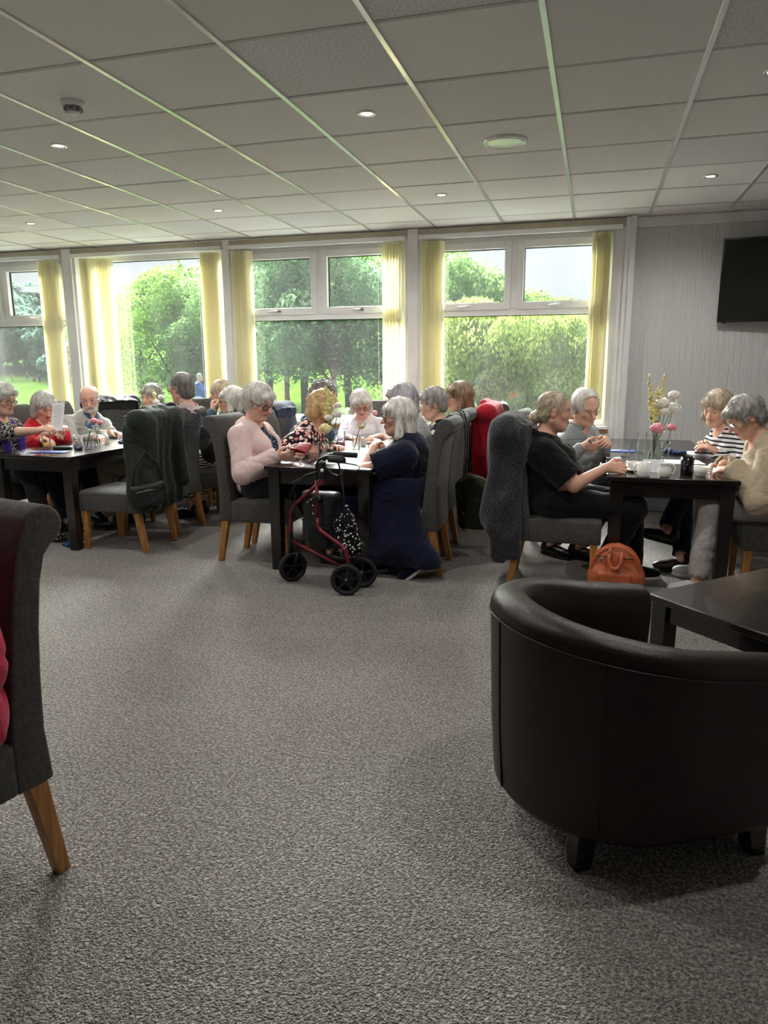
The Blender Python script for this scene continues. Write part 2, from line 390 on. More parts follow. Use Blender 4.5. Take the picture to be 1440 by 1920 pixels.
HAIR = {'white': ('e8e4dc', 'a5a09a'), 'silver': ('d8d6d2', '8b8985'), 'grey': ('b3afa9', '5f5b57'), 'blonde': ('d9bd8c', '94703f'), 'ash': ('cdbfa6', '7a6a55'), 'brown': ('9b8468', '4e3e30'), 'dgrey': ('8e8a86', '484643'), 'lilac': ('c3bfc6', '77737c')}
def ik(S, T, l1, l2, hint):
    v = T-S; d = np.linalg.norm(v); d2 = min(d, (l1+l2)*.995); v = v/max(d, 1e-6); T = S+v*d2
    a = (l1*l1-l2*l2+d2*d2)/(2*d2); h = math.sqrt(max(l1*l1-a*a, 0)); p = np.asarray(hint, float); p = p-v*np.dot(p, v); p = nrm(p)
    return S+v*a+p*h, T
def hand_prims(W, d, n, side, curl, s, t=0., splay=1.):
    """W wrist, d finger direction, n palm normal, side +1 right / -1 left"""
    d = nrm(d); n = nrm(n-d*np.dot(n, d)); u = np.cross(d, n)*side     # u points to the thumb
    out = [('+', Cone(W-d*.012, W+d*.025*s, .024*s, .026*s, (n, .72)), .012)]
    for k, w in ((-1.5, .0), (-.5, .006), (.5, .008), (1.5, .004)):     # metacarpals, little finger first
        kn = W+d*(.082+w)*s+u*.0185*k*s*splay; out.append(('+', Cone(W+d*.018*s+u*.010*k*s, kn, .0145*s, .0112*s), .012))
    L4 = {-1.5: .72, -.5: .93, .5: 1.0, 1.5: .9}
    for k, w in ((-1.5, .0), (-.5, .006), (.5, .008), (1.5, .004)):
        p = W+d*(.082+w)*s+u*.0185*k*s*splay; ang = 0.; c = curl*(1+.06*k)
        for q, (ln, r0, r1) in enumerate(((.043, .0098, .0088), (.027, .0088, .008), (.021, .008, .0068))):
            ang += math.radians(c*(1., 1.15, .8)[q]); dd = d*math.cos(ang)+n*math.sin(ang)+u*.03*k*splay
            e = p+nrm(dd)*ln*L4[k]*s; out.append(('+', Cone(p, e, r0*s, r1*s), .003)); p = e
    b = W+d*.022*s+u*.022*s; e1 = b+nrm(d*.62+u*.62+n*.30)*.042*s; e2 = e1+nrm(d*.85+u*.22+n*(.25+curl*.006))*.032*s; e3 = e2+nrm(d*.9-u*.08+n*(.25+curl*.008))*.026*s
    out += [('+', Cone(b, e1, .0165*s, .0125*s), .012), ('+', Cone(e1, e2, .0118*s, .0105*s), .005), ('+', Cone(e2, e3, .0102*s, .0078*s), .003)]
    return out
def head_prims(H, R, hs, fem, fat, nose, smile, open_mouth):
    P = lambda x, y, z: H+R@(V3(x, y, z)*hs)
    E = lambda c, r, k, op='+': (op, Ell(P(*c), V3(*r)*hs, R), k*hs)
    Cn = lambda a, b, ra, rb, k, op='+': (op, Cone(P(*a), P(*b), ra*hs, rb*hs), k*hs)
    w = 1+.10*fat
    o = [E((0, -.016, .032), (.073, .094, .084), .0), E((0, .020, .002), (.060*w, .067, .094), .03), E((0, .032, -.052), (.045*w, .052, .060), .03),
         E((0, .062, -.096), (.021*w, .021, .018), .025)]
    for s in (-1, 1):
        o += [Cn((s*.047*w, -.005, -.055), (s*.020*w, .055, -.096), .014+.010*fat, .013+.007*fat, .03),       # jaw
              E((s*.036*w, .056, -.024+.003*smile), (.022*w, .022, .020), .02),                             # cheek
              Cn((s*.010, .084, .026), (s*.046, .068, .026), .0095, .009, .012)]                            # brow
    for s in (-1, 1): o.append(E((s*.031, .096, .004), (.019, .018, .013), .012, '-'))                       # eye socket
    for s in (-1, 1):
        o += [E((s*.031, .0705, .003), (.017, .0120, .0125), .006), Cn((s*.019, .079, -.008), (s*.042, .071, -.010), .004, .0035, .006)]    # lids, bags
    o += [Cn((0, .078, .014), (0, .107*nose, -.027), .0085, .0125, .008), E((0, .109*nose, -.030), (.0125, .0115, .010), .006)]
    for s in (-1, 1): o.append(E((s*.0125, .091, -.032), (.0085, .010, .0075), .006))
    sm = .006*smile
    o += [E((0, .070, -.060), (.030, .022, .022), .014)]
    o += [Cn((-.026, .075, -.0565+sm), (0, .0905, -.057), .0045, .0062, .006), Cn((.026, .075, -.0565+sm), (0, .0905, -.057), .0045, .0062, .006),
          Cn((-.023, .074, -.068+sm), (0, .0870, -.071-.3*sm), .005, .0075, .006), Cn((.023, .074, -.068+sm), (0, .0870, -.071-.3*sm), .005, .0075, .006)]
    o.append(Cn((-.022, .0875, -.0625+sm*.7), (.022, .0875, -.0625+sm*.7), .0035+.003*open_mouth, .0035+.003*open_mouth, .003, '-'))
    for s in (-1, 1):
        o += [('+', Ell(P(s*.0755, -.010, -.008), V3(.009, .019, .031)*hs, R@rotm(-s*22, 0, 0)), .006*hs), E((s*.087, -.006, -.004), (.006, .010, .018), .006, '-')]
    return o
def hair_prims(style, H, R, hs, vol=1.):
    P = lambda x, y, z: H+R@(V3(x, y, z)*hs)
    E = lambda c, r, k, op='+', RR=None: (op, Ell(P(*c), V3(*r)*hs, R if RR is None else R@RR), k*hs)
    t = .014*vol; o = []
    cut = lambda c, r, k=.012: E(c, r, k, '-')
    if style in ('short', 'crop', 'bald', 'receding'):
        tt = t if style != 'crop' else .006
        if style == 'bald': tt = .005
        o = [E((0, -.019, .034), (.075+tt, .095+tt, .085+tt*1.15), 0)]
        if style in ('short', 'crop', 'receding'): o += [E((0, -.055, -.035), (.066+tt*.6, .052+tt*.5, .060), .03)]
        if style == 'bald': o += [E((0, -.052, -.030), (.068, .052, .055), .03), cut((0, .02, .105), (.070, .115, .062), .006)]
        if style in ('short', 'bald'):
            for s in (-1, 1): o.append(E((s*.070, .022, .006), (.011, .014, .034), .014))
        top = .055 if style != 'receding' else .075
        o += [cut((0, .100, -.030), (.062, .075, .092)), cut((0, .078, -.045), (.090, .062, .068)), cut((0, .06, -.13), (.11, .12, .09))]
        if style == 'receding': o += [cut((0, .075, .075), (.062, .050, .040))]
        if style == 'short': o += [E((.012, .062, .072), (.056, .036, .026), .018, RR=rotm(0, -20, 10)), E((-.035, .05, .068), (.035, .035, .03), .016)]
        for s in (-1, 1): o.append(cut((s*.086, .004, -.012), (.020, .021, .030), .006))
    elif style in ('bob', 'long', 'curly', 'curlybob'):
        low = {'bob': -.125, 'long': -.17, 'curly': -.08, 'curlybob': -.115}[style]
        o = [E((0, -.020, .036), (.078+t, .097+t, .086+t), 0)]
        for s in (-1, 1):
            o += [('+', Cone(P(s*.070, -.005, .02), P(s*(.080+.010*vol), .008, low+.045), .030*hs*vol, .030*hs*vol), .03*hs), ('+', Cone(P(s*.045, -.07, .02), P(s*.05, -.072, low+.045), .042*hs, .042*hs), .03*hs)]
        o += [('+', Cone(P(0, -.085, .02), P(0, -.082, low+.045), .040*hs, .042*hs), .03*hs)]
        o += [('-', Half(P(0, 0, low), R@V3(0, .25, -1)), .025*hs), cut((0, .108, -.038), (.058, .062, .088)), cut((0, .100, -.075), (.062, .075, .075)), cut((0, .03, -.105), (.050, .08, .05), .02)]
        for s in (-1, 1): o.append(E((s*.036, .060, .066), (.042, .034, .026), .016, RR=rotm(s*25, -25, s*18)))
    elif style == 'bun':
        o = [E((0, -.017, .034), (.080, .100, .090), 0), E((0, -.055, -.030), (.070, .055, .060), .03), cut((0, .102, -.028), (.060, .072, .088)), cut((0, .070, -.050), (.092, .062, .072)), cut((0, .06, -.13), (.11, .12, .09))]
        for s in (-1, 1): o.append(cut((s*.088, .006, -.014), (.020, .022, .028), .006))
        o += [E((0, -.118, -.055), (.043, .036, .042), .012), E((0, -.100, -.040), (.030, .025, .03), .02)]
    return o
def wob(a, f, seed):
    def fn(X, Y, Z):
        n2 = noise3(X, Y, Z*F32(1.7), f*1.1, seed+40)
        return a*noise3(X, Y, Z, f, seed)+F32(a*.75)*np.exp(-(n2/F32(.12))**2)
    return fn
def person(label, loc, face, head, gaze, hands=None, hair=('short', 'grey'), top=None, legs=None, skin='dcae98', fem=True, girth=1., scale=1., fat=.3, nose=1., smile=0., mouth=0., glasses=None, beard=False,
           hand_dirs=None, elbows=None, curl=None, feet=None, knees=None, res=.0052, gres=.0095, lres=.017, shoes=None, brow='8a7a6c', eyes=True, hip=.555, bags=None, group=None, hairvol=1., earring=False, palm=None, lean=0.):
    """loc: pelvis on the floor plan; face: heading in degrees (0 = +Y); head: world centre of head; gaze: (heading, pitch, roll); hands: world palm points (left, right)"""
    root = thing('person', label, 'person', (loc[0], loc[1], 0), face, group)
    ca, sa = math.cos(math.radians(-face)), math.sin(math.radians(-face))
    def loc3(p): x, y = p[0]-loc[0], p[1]-loc[1]; return V3(ca*x-sa*y, sa*x+ca*y, p[2])
    def dir3(d): return V3(ca*d[0]-sa*d[1], sa*d[0]+ca*d[1], d[2])
    s = scale; P = V3(0, 0, hip); H = loc3(head); R = rotm(gaze[0]-face, gaze[1], gaze[2] if len(gaze) > 2 else 0); hs = s*1.0
    tl = nrm(V3(H[0], H[1], H[2]-P[2]))
    NB = H+R@V3(0, -.028, -.07)*s*.6+V3(0, -.045, -.115)*s-tl*.02          # base of the neck
    up = nrm(NB-P); T = frame_z(up); g = girth
    Wst = P+(NB-P)*.36+T@V3(0, .0, 0); Ch = P+(NB-P)*.70+T@V3(0, -.012, 0); Sh = NB+T@V3(0, -.012, -.052)*s
    sw = (.158 if fem else .178)*s*(1+.25*(g-1)); SJ = {k: Sh+T@V3(k*sw, .0, -.012) for k in (-1, 1)}
    def torso(t, k=.05):
        o = [('+', Ell(P+V3(0, -.005, .0), V3(.165*g, .125*g, .115)*s+t, None), 0), ('+', Ell(Wst, V3(.138*g, .108*g, .15)*s+t, T), k), ('+', Ell(Ch, V3(.148*(.5+.5*g), .108*(.6+.4*g), .165)*s+t, T), k)]
        o += [('+', Cone(SJ[-1], SJ[1], .052*s+t, .052*s+t), k), ('+', Ell(P+(NB-P)*.25+T@V3(0, .045*g, 0), V3(.12*g, .095*g, .12)*s+t, T), k), ('+', Cone(Sh+T@V3(0, -.015, 0), Sh+T@V3(0, -.02, .045)*s, .075*s+t, .058*s+t), .04)]
        if fem:
            for q in (-1, 1): o.append(('+', Ell(P+(NB-P)*.62+T@V3(q*.072, .088*(.7+.3*g), 0), V3(.064, .058, .066)*s*(.55+.45*g)+t, T), .04))
        return o
    arms = {}
    for q in (-1, 1):
        hp = loc3(hands[0 if q < 0 else 1]) if hands and hands[0 if q < 0 else 1] is not None else SJ[q]+V3(q*.02, .26, -.36)
        hd = hand_dirs[0 if q < 0 else 1] if hand_dirs else None
        hint = dir3(elbows[0 if q < 0 else 1]) if elbows and elbows[0 if q < 0 else 1] is not None else V3(q*.55, -.35, -.8)
        d0 = dir3(hd) if hd is not None else nrm(hp-SJ[q]+V3(0, 0, .1))
        Wt = hp-nrm(d0)*.075*s; El, Wt = ik(SJ[q], Wt, .275*s, .245*s, hint)
        d1 = dir3(hd) if hd is not None else nrm((Wt-El)+V3(0, 0, -.03))
        pn = dir3(palm[0 if q < 0 else 1]) if palm and palm[0 if q < 0 else 1] is not None else V3(-q*.25, 0, -1)
        arms[q] = (El, Wt, nrm(d1), pn)
    def arm(q, t, upto=1., k=.03):
        El, Wt, _, _ = arms[q]; gg = .75+.25*g
        u_ = min(1, upto*2); o = [('+', Cone(SJ[q], SJ[q]+(El-SJ[q])*u_, .049*s*gg+t, (.049-.011*u_)*s*gg+t), k)]
        if upto > .5: o.append(('+', Cone(El, El+(Wt-El)*min(1, upto*2-1), .038*s*gg+t, (.038-.013*(upto*2-1))*s*gg+t), .02))
        return o
    legd = {}
    for q in (-1, 1):
        hj = P+V3(q*.085*g, .0, -.02); kn = (loc3(knees[0 if q < 0 else 1]) if knees else V3(q*.105*g, .43*s, .505)); an = (loc3(feet[0 if q < 0 else 1]) if feet else V3(q*.105, .40*s, .085))
        legd[q] = (hj, kn, an)
    def leg(q, t, upto=1., flare=0., k=.04):
        hj, kn, an = legd[q]; gg = .7+.3*g
        o = [('+', Cone(hj, kn, .080*s*gg+t, .055*s*gg+t), k)]
        if upto > .5: o.append(('+', Cone(kn, kn+(an-kn)*(upto*2-1), .053*s*gg+t, .036*s+t+flare), .025))
        return o
    def footdir(q): return nrm(V3(*(dir3(shoes['dir'][0 if q < 0 else 1])))) if shoes and shoes.get('dir') else nrm(V3(q*.12, 1, 0))
    # ---- body
    pr = torso(0)+[('+', Cone(NB+T@V3(0, -.012, -.03), H+R@V3(0, -.022, -.055)*s, .058*s*(.85+.15*g), .050*s), .035)]
    if fat > .5: pr.append(('+', Ell(H+R@V3(0, .018, -.095)*s, V3(.045, .045, .03)*s, R), .03))
    pr += head_prims(H, R, hs, fem, fat, nose, smile, mouth)
    for q in (-1, 1):
        pr += arm(q, 0); El, Wt, d1, pn = arms[q]; pr += hand_prims(Wt, d1, pn, q, (curl[0 if q < 0 else 1] if curl else 26), s*.98)
        pr += leg(q, 0); hj, kn, an = legd[q]; fd = footdir(q); FR0 = frame_z(nrm(V3(0, 0, 1)-fd*fd[2]), fd); pr.append(('+', Cone(an+FR0@V3(0, -.025, -.045), an+FR0@V3(0, .13, -.055), .026, .018), .02))
    B = Field(pr, res)
    fields = []
    def garment(name, prims, m, h, fold=.004, ff=22., seed=1, parent=root, lab=None, extra=None):
        f = Field([p for p in prims if p[0] == '+'], h)
        if fold: f.band(wob(fold, ff, seed))
        if extra: f.band(extra)
        f.apply([p for p in prims if p[0] != '+'])
        fields.append(f); o = sdf_obj(name, f, m, parent)
        if lab: o['label'] = lab
        return o
    HP = lambda x, y, z: H+R@(V3(x, y, z)*hs)
    C = dict(P=P, NB=NB, T=T, Sh=Sh, SJ=SJ, Ch=Ch, Wst=Wst, arms=arms, legd=legd, H=H, R=R, s=s, g=g, HP=HP, torso=torso, arm=arm, leg=leg, root=root, garment=garment, gres=gres, lres=lres)
    # ---- clothes
    t = top or {}
    kind = t.get('kind', 'jumper'); m = t['mat']; th = t.get('t', .012); sl = t.get('sleeve', 1.)
    pr2 = torso(th)
    for q in (-1, 1):
        pr2 += arm(q, th+.004+t.get('loose', 0), sl, .014)
        El, Wt, _, _ = arms[q]
        if sl < 1:
            e = SJ[q]+(El-SJ[q])*min(1, sl*2) if sl <= .5 else El+(Wt-El)*(sl*2-1); dd = nrm(El-SJ[q]) if sl <= .5 else nrm(Wt-El)
        else: e = Wt-nrm(Wt-El)*.004; dd = nrm(Wt-El)
        Rc = .13 if sl < .9 else .07; cutter = [('-', Cone(e+dd*(Rc+.006), e+dd*(Rc+.03), Rc, Rc), .002)] if sl >= .9 else [('-', Box(e+dd*(.05+.004), (.105, .105, .05), frame_z(dd), .003), .002)]
        pr2 += [] if t.get('nocut') else cutter
    hem = t.get('hem', .10)
    pr2.append(('-', Half(P+V3(0, 0, -hem), V3(0, 0, -1)), .01))
    nk = t.get('neck', 'round'); nb = NB+T@V3(0, .02, .012)
    if nk == 'round': pr2.append(('-', Ell(nb+T@V3(0, .025, .045), V3(.070, .085, .075)*s, T), .008))
    elif nk == 'v': pr2 += [('-', Ell(nb+T@V3(0, .022, .05), V3(.068, .08, .075)*s, T), .008), ('-', Cone(nb+T@V3(0, .10, .02), nb+T@V3(0, .145, t.get('vdepth', -.16)), .062*s, .008), .006)]
    elif nk == 'collar': pr2.append(('-', Ell(nb+T@V3(0, .025, .055), V3(.066, .075, .07)*s, T), .006))
    elif nk == 'polo': pr2 += [('+', Cone(NB+T@V3(0, -.004, -.02), NB+T@V3(0, .004, .035)*s, .070*s, .064*s), .012)]
    if t.get('open'):                         # open front: a wedge is cut out and the inner garment shows
        w = t['open']; a = nb+T@V3(0, .13, .03); b = P+V3(0, .20, -.02)
        pr2 += [('-', Cone(a, b, w*.8, w, (T@V3(0, 1, 0), 2.2)), .01)]
    if t.get('inner'):
        ip = torso(max(th-.012, .004))+[('-', Half(P+V3(0, 0, -.06), V3(0, 0, -1)), .01), ('-', Ell(nb+T@V3(0, .03, t.get('inner_z', .045)), V3(.066, .085, .085)*s, T), .008)]
        garment(t.get('inner_name', 'blouse'), ip, t['inner'], gres, .002, 30., 5)
    garment(t.get('name', 'jumper'), pr2, m, gres, t.get('fold', .005), t.get('ff', 26.), len(label), extra=t.get('extra'))
    if t.get('collar'):
        cm, cw = t['collar']; co = [('+', Cone(NB+T@V3(0, -.018, -.012), NB+T@V3(0, .010, .030)*s, .083*s, .070*s), .01)]
        for q in (-1, 1): co.append(('+', Cone(NB+T@V3(q*.05, .055, .012), NB+T@V3(q*(.055+cw), .098, -.048), .016, .007), .012))
        co += [('-', Cone(NB+T@V3(0, -.02, -.06), NB+T@V3(0, .014, .07)*s, .066*s, .054*s), .004), ('-', Cone(NB+T@V3(0, .07, .06), NB+T@V3(0, .11, -.04), .030, .010), .006)]
        garment('collar', co, cm, min(gres, .006), 0)
    if legs:
        lk = legs.get('kind', 'trousers'); lt = legs.get('t', .014)
        if lk == 'trousers':
            lp = [('+', Ell(P+V3(0, -.005, -.005), V3(.165*g, .125*g, .115)*s+lt, None), 0)]
            for q in (-1, 1):
                lp += leg(q, lt, legs.get('upto', .97), legs.get('flare', .012)); hj, kn, an = legd[q]; e = kn+(an-kn)*(legs.get('upto', .97)*2-1); lp.append(('-', Half(e, an-kn) if False else Cone(e+nrm(an-kn)*.07, e+nrm(an-kn)*.16, .085, .085), .002))
            lp.append(('-', Half(P+V3(0, 0, .07), V3(0, 0, 1)), .01))
            garment('trousers', lp, legs['mat'], lres, .006, 24., 9)
        elif lk == 'skirt':
            lp = [('+', Ell(P, V3(.17*g, .13*g, .115)*s+lt, None), 0)]
            for q in (-1, 1):
                hj, kn, an = legd[q]; lp += [('+', Cone(hj, kn, .095*g, .085), .05), ('+', Cone(kn, kn+(an-kn)*legs.get('len', .5)+V3(0, .02, 0), .085, .10), .05)]
            kl, kr = legd[-1], legd[1]; md = lambda i: (kl[i]+kr[i])/2
            lp += [('+', Cone(md(0), md(1), .09, .08), .05), ('+', Cone(md(1), md(1)+(md(2)-md(1))*legs.get('len', .5), .08, .09), .05), ('-', Half(md(1)+(md(2)-md(1))*legs.get('len', .5), V3(0, 0, -1)), .004), ('-', Half(P+V3(0, 0, .09), V3(0, 0, 1)), .01)]+legs.get('extra', [])
            garment('skirt', lp, legs['mat'], lres, legs.get('fold', .008), 30., 4)
    if shoes:
        for q in (-1, 1):
            hj, kn, an = legd[q]; a = V3(an[0], an[1], 0); fz = an[2]-.085; fd = footdir(q); FR = frame_z(nrm(V3(0, 0, 1)-fd*fd[2]), fd)
            o0 = V3(an[0], an[1], fz); Q = lambda x, y, z: o0+FR@V3(x, y, z)
            up_ = [('+', Cone(Q(0, -.045, .045), Q(0, .05, .045), .038, .040), 0), ('+', Ell(Q(0, .10, .040), (.044, .085, .036), FR), .03), ('+', Cone(Q(0, -.035, .05), Q(0, -.03, .085), .037, .040), .02), ('-', Half(Q(0, 0, .014), FR@V3(0, 0, -1)), .002)]
            sh = garment('shoe', up_, shoes['mat'], .0095, 0)
            so_ = [('+', Cone(Q(0, -.045, .012), Q(.0, .06, .012), .036, .040), 0), ('+', Ell(Q(0, .105, .012), (.046, .085, .03), FR), .02), ('-', Half(Q(0, 0, .022), FR@V3(0, 0, 1)), .002), ('-', Half(Q(0, 0, .0), FR@V3(0, 0, -1)), .002)]
            sdf_obj('sole', Field(so_, .0085), shoes.get('sole', MATS['rubber']), sh)
    # ---- hair
    hp = hair_prims(hair[0], H, R, hs, hairvol); hc = HAIR[hair[1]]; hm = hair_mat('hair_'+hair[1], *hc)
    hf = Field(hp, .0063); Ri = R.T
    amp, frq = {'curly': (.010, 95.), 'curlybob': (.008, 75.), 'short': (.0045, 60.), 'bob': (.0028, 40.), 'long': (.0035, 45.)}.get(hair[0], (.002, 60.))
    def strands(X, Y, Z):
        x, y, z = X-F32(H[0]), Y-F32(H[1]), Z-F32(H[2]); q = [x*F32(Ri[i, 0])+y*F32(Ri[i, 1])+z*F32(Ri[i, 2]) for i in range(3)]
        if hair[0] in ('curly', 'curlybob'): return amp*noise3(X, Y, Z, frq, 3)
        az = np.arctan2(q[0], q[1]+F32(.01)); w = np.sin(az*F32(13)+np.sin(q[2]*45)*F32(1.2))+F32(.7)*np.sin(az*F32(29)+q[2]*60)+F32(.5)*np.sin(az*F32(47)+F32(2)-q[2]*35)
        return F32(amp*.45)*w+amp*F32(.5)*noise3(X, Y, Z, frq, 3)
    hf.band(strands, .03); HV, HQ = hf.surface(); hme = fast_mesh('hair', HV, HQ); hme.materials.append(hm)
    ho = bpy.data.objects.new('hair', hme); link(ho, root); fields.append(hf)
    # loose locks lying on the hair
    rs = np.random.RandomState(len(label)); nl = {'bald': 60, 'crop': 120, 'bun': 200, 'receding': 90}.get(hair[0], 420)
    no = np.zeros((len(HV), 3)); hme.vertices.foreach_get('normal', (nn := np.zeros(len(HV)*3, F32))); no = nn.reshape(-1, 3).astype(float)
    mb_v = []; mb_f = []; crown = HP(0, -.03, .125)
    for i in rs.choice(len(HV), nl):
        p = HV[i].copy(); n_ = no[i]
        if n_[2] < -.3: continue
        w = nrm(p-crown)*.6+V3(0, 0, -.8)+rs.normal(size=3)*.22
        if hair[0] == 'bun': w = nrm(HP(0, -.11, -.05)-p)+rs.normal(size=3)*.05
        if hair[0] in ('curly', 'curlybob'): w = rs.normal(size=3)
        ln = rs.uniform(.03, .06)*({'crop': .5, 'bald': .35}.get(hair[0], 1)); wd = rs.uniform(.0012, .0026); k = 4; sd = nrm(np.cross(n_, w)); p = p+n_*rs.uniform(.0005, .0035); bs = len(mb_v)
        for j in range(k+1):
            ww = wd*(1-.85*abs(j/k-.4)/.6); mb_v += [p-sd*ww-n_*.0008, p+n_*.0018, p+sd*ww-n_*.0008]
            w = w-n_*np.dot(w, n_); w = nrm(w); p = p+w*ln/k-n_*(.0016 if j > 1 else .0004); sd = nrm(np.cross(n_, w))
            # follow the head's roundness
            c0 = HP(0, -.02, .03); rr = nrm(p-c0); n_ = nrm(n_*.75+rr*.25); w = w+V3(0, 0, -.25)
        for j in range(k):
            a = bs+3*j; mb_f += [(a, a+1, a+4, a+3), (a+1, a+2, a+5, a+4)]
    if mb_v: meshobj('hair_locks', mb_v, mb_f, hm, ho, kind='stuff')
    # ---- face details
    V, Q = B.surface()
    cov = np.full(len(V), .5)
    for f in fields: cov = np.minimum(cov, f.sample(V))
    V, Fs = cluster(V, Q, cov < -.004, .03)
    me = fast_mesh('body', V, Fs); me.materials.append(skin_mat())
    q = (V-H)@R/hs; base = np.array(lin(skin)[:3]); colr = np.tile(base, (len(V), 1)); rs = np.random.RandomState(3)
    def paint(w, c): 
        c = np.array(lin(c)[:3]); w = np.clip(w, 0, 1)[:, None]; colr[:] = colr*(1-w)+c*w
    gs = lambda c, r: np.exp(-(((q-np.array(c))/np.array(r))**2).sum(1))
    for sd in (-1, 1):
        paint(.45*gs((sd*.042, .07, -.028), (.022, .04, .02)), 'cf8472'); paint(.95*gs((sd*.031, .085, .030), (.020, .03, .006)), brow); paint(.4*gs((sd*.08, -.005, -.01), (.02, .03, .04)), 'bf6f5f')
    paint(.4*gs((0, .105, -.03), (.014, .02, .014)), 'bf6a5a')
    lipz = -.0625; paint(1.1*gs((0, .09, lipz+.003), (.027, .03, .0085)), 'a04c48' if fem else 'a5655a')
    if mouth: paint(1.2*gs((0, .09, lipz+.003), (.019, .03, .0038*max(mouth, .5))), 'e6ded6')
    at = me.color_attributes.new('tone', 'FLOAT_COLOR', 'POINT'); at.data.foreach_set('color', np.concatenate([colr, np.ones((len(V), 1))], 1).astype(F32).ravel())
    bo = bpy.data.objects.new('body', me); link(bo, root)
    if eyes:
        for sd in (-1, 1):
            c = HP(sd*.031, .0765, .0035); e = MB(); e.ball((0, 0, 0), (.0135*hs, .0082*hs, .0056*hs), 14, 8); eo = e.build('eye', eye_mat(), bo); mm = Matrix([list(R[i]) for i in range(3)]).to_4x4(); mm.translation = Vector(c); eo.matrix_local = mm
    if beard:
        bp = [('+', Ell(HP(0, .045, -.085), V3(.052, .050, .040)*hs, R), 0), ('+', Cone(HP(-.060, .012, -.03), HP(-.045, .05, -.09), .014, .018), .02), ('+', Cone(HP(.060, .012, -.03), HP(.045, .05, -.09), .014, .018), .02), ('+', Cone(HP(-.026, .085, -.056), HP(.026, .085, -.056), .012, .012), .01), ('+', Cone(HP(-.026, .082, -.056), HP(-.03, .07, -.085), .010, .012), .01), ('+', Cone(HP(.026, .082, -.056), HP(.03, .07, -.085), .010, .012), .01),
              ('-', Ell(HP(0, .098, -.066), V3(.022, .024, .0075)*hs, R), .003), ('-', Half(HP(0, 0, -.025), R@V3(0, 0, 1)), .01)]
        bf = Field(bp, .005); bf.band(wob(.003, 180., 2)); sdf_obj('beard', bf, hm, root)
    if glasses:
        gm = glasses.get('mat', MATS['black_frame']); gb = MB(); r0 = .0022*glasses.get('w', 1.); lens = MB(); asp = glasses.get('asp', .78); oz = glasses.get('drop', -.004); yf = .099
        for sd in (-1, 1):
            ring = [HP(sd*.033+.0245*math.copysign(abs(math.cos(a))**.8, math.cos(a)), yf-.010*abs(sd*.033+.0245*math.cos(a))/.057, oz+.0245*asp*math.copysign(abs(math.sin(a))**.8, math.sin(a))) for a in np.linspace(0, 2*math.pi, 18, endpoint=False)]
            gb.tube(ring, r0, 6, closed=True); lens.add([Vector(x) for x in ring], [tuple(range(18))])
            gb.tube([HP(sd*.057, yf-.010, oz+.008), HP(sd*.072, yf-.022, oz+.008), HP(sd*.081, .03, oz+.007), HP(sd*.083, -.012, oz+.006), HP(sd*.081, -.03, -.016)], r0*.9, 6)
        gb.tube([HP(-.0095, yf-.001, oz+.005), HP(0, yf+.003, oz+.008), HP(.0095, yf-.001, oz+.005)], r0, 6)
        go = gb.build('glasses', gm, root); lens.build('lens', glassy('spectacle_lens', (.93, .95, .95), .05), go, smooth=False)
    if earring:
        for sd in (-1, 1):
            eb = MB(); cc = HP(sd*.083, -.008, -.052); eb.tube([cc+R@V3(0, .012*math.cos(a), .012*math.sin(a)) for a in np.linspace(0, 6.283, 14, endpoint=False)], .0014, 5, closed=True); eb.build('earring', MATS['gold'], root)
    C['fields'] = fields
    return root, C
def eye_mat():
    if 'eye' in MATS: return MATS['eye']
    m, nt, b = newmat('eye'); co = coords(nt, 'Object', (1, 0, 1)); sp = N(nt, 'ShaderNodeVectorMath', _operation='LENGTH'); L(nt, co, sp.inputs[0])
    mu = N(nt, 'ShaderNodeMath', _operation='MULTIPLY'); L(nt, sp.outputs['Value'], mu.inputs[0]); mu.inputs[1].default_value = 50
    c = ramp(nt, mu.outputs[0], [(0, '0a0a0a'), (.13, '3e4a50'), (.31, '9c928c')], 'CONSTANT'); L(nt, c, b.inputs['Base Color']); b.inputs['Roughness'].default_value = .15
    MATS['eye'] = m; return m
# ------------------------------------------------------------------ materials of the room
WALL_Y, CEIL = 7.13, 2.65
XL, XR, YB = -7.75, 3.3, -3.4
def carpet_mat():
    m, nt, b = newmat('carpet'); co = coords(nt)
    n1 = N(nt, 'ShaderNodeTexNoise', Scale=95., Detail=3, Roughness=.7); L(nt, co, n1.inputs['Vector'])
    n2 = N(nt, 'ShaderNodeTexNoise', Scale=2.2, Detail=4); L(nt, co, n2.inputs['Vector'])
    n3 = N(nt, 'ShaderNodeTexNoise', Scale=26., Detail=2); L(nt, co, n3.inputs['Vector'])
    c = ramp(nt, n1.outputs['Fac'], [(.37, '3f3a36'), (.5, '958e87'), (.63, 'ded7d0')])  # dark and light flecks exaggerated to paint pile shading the soft light loses
    c = mixc(nt, .22, c, ramp(nt, n2.outputs['Fac'], [(.35, '6c6864'), (.65, 'a6a19b')]))
    c = mixc(nt, .22, c, ramp(nt, n3.outputs['Fac'], [(.35, '65615d'), (.65, 'aaa5a0')]))
    L(nt, c, b.inputs['Base Color']); b.inputs['Roughness'].default_value = .95; b.inputs['Specular IOR Level'].default_value = .1; b.inputs['Sheen Weight'].default_value = .2
    v = N(nt, 'ShaderNodeTexVoronoi', Scale=170.); L(nt, co, v.inputs['Vector'])
    a = N(nt, 'ShaderNodeMath', _operation='SUBTRACT'); L(nt, n1.outputs['Fac'], a.inputs[0]); L(nt, v.outputs['Distance'], a.inputs[1])
    bump(nt, b, a.outputs[0], 1.0, .012); return m
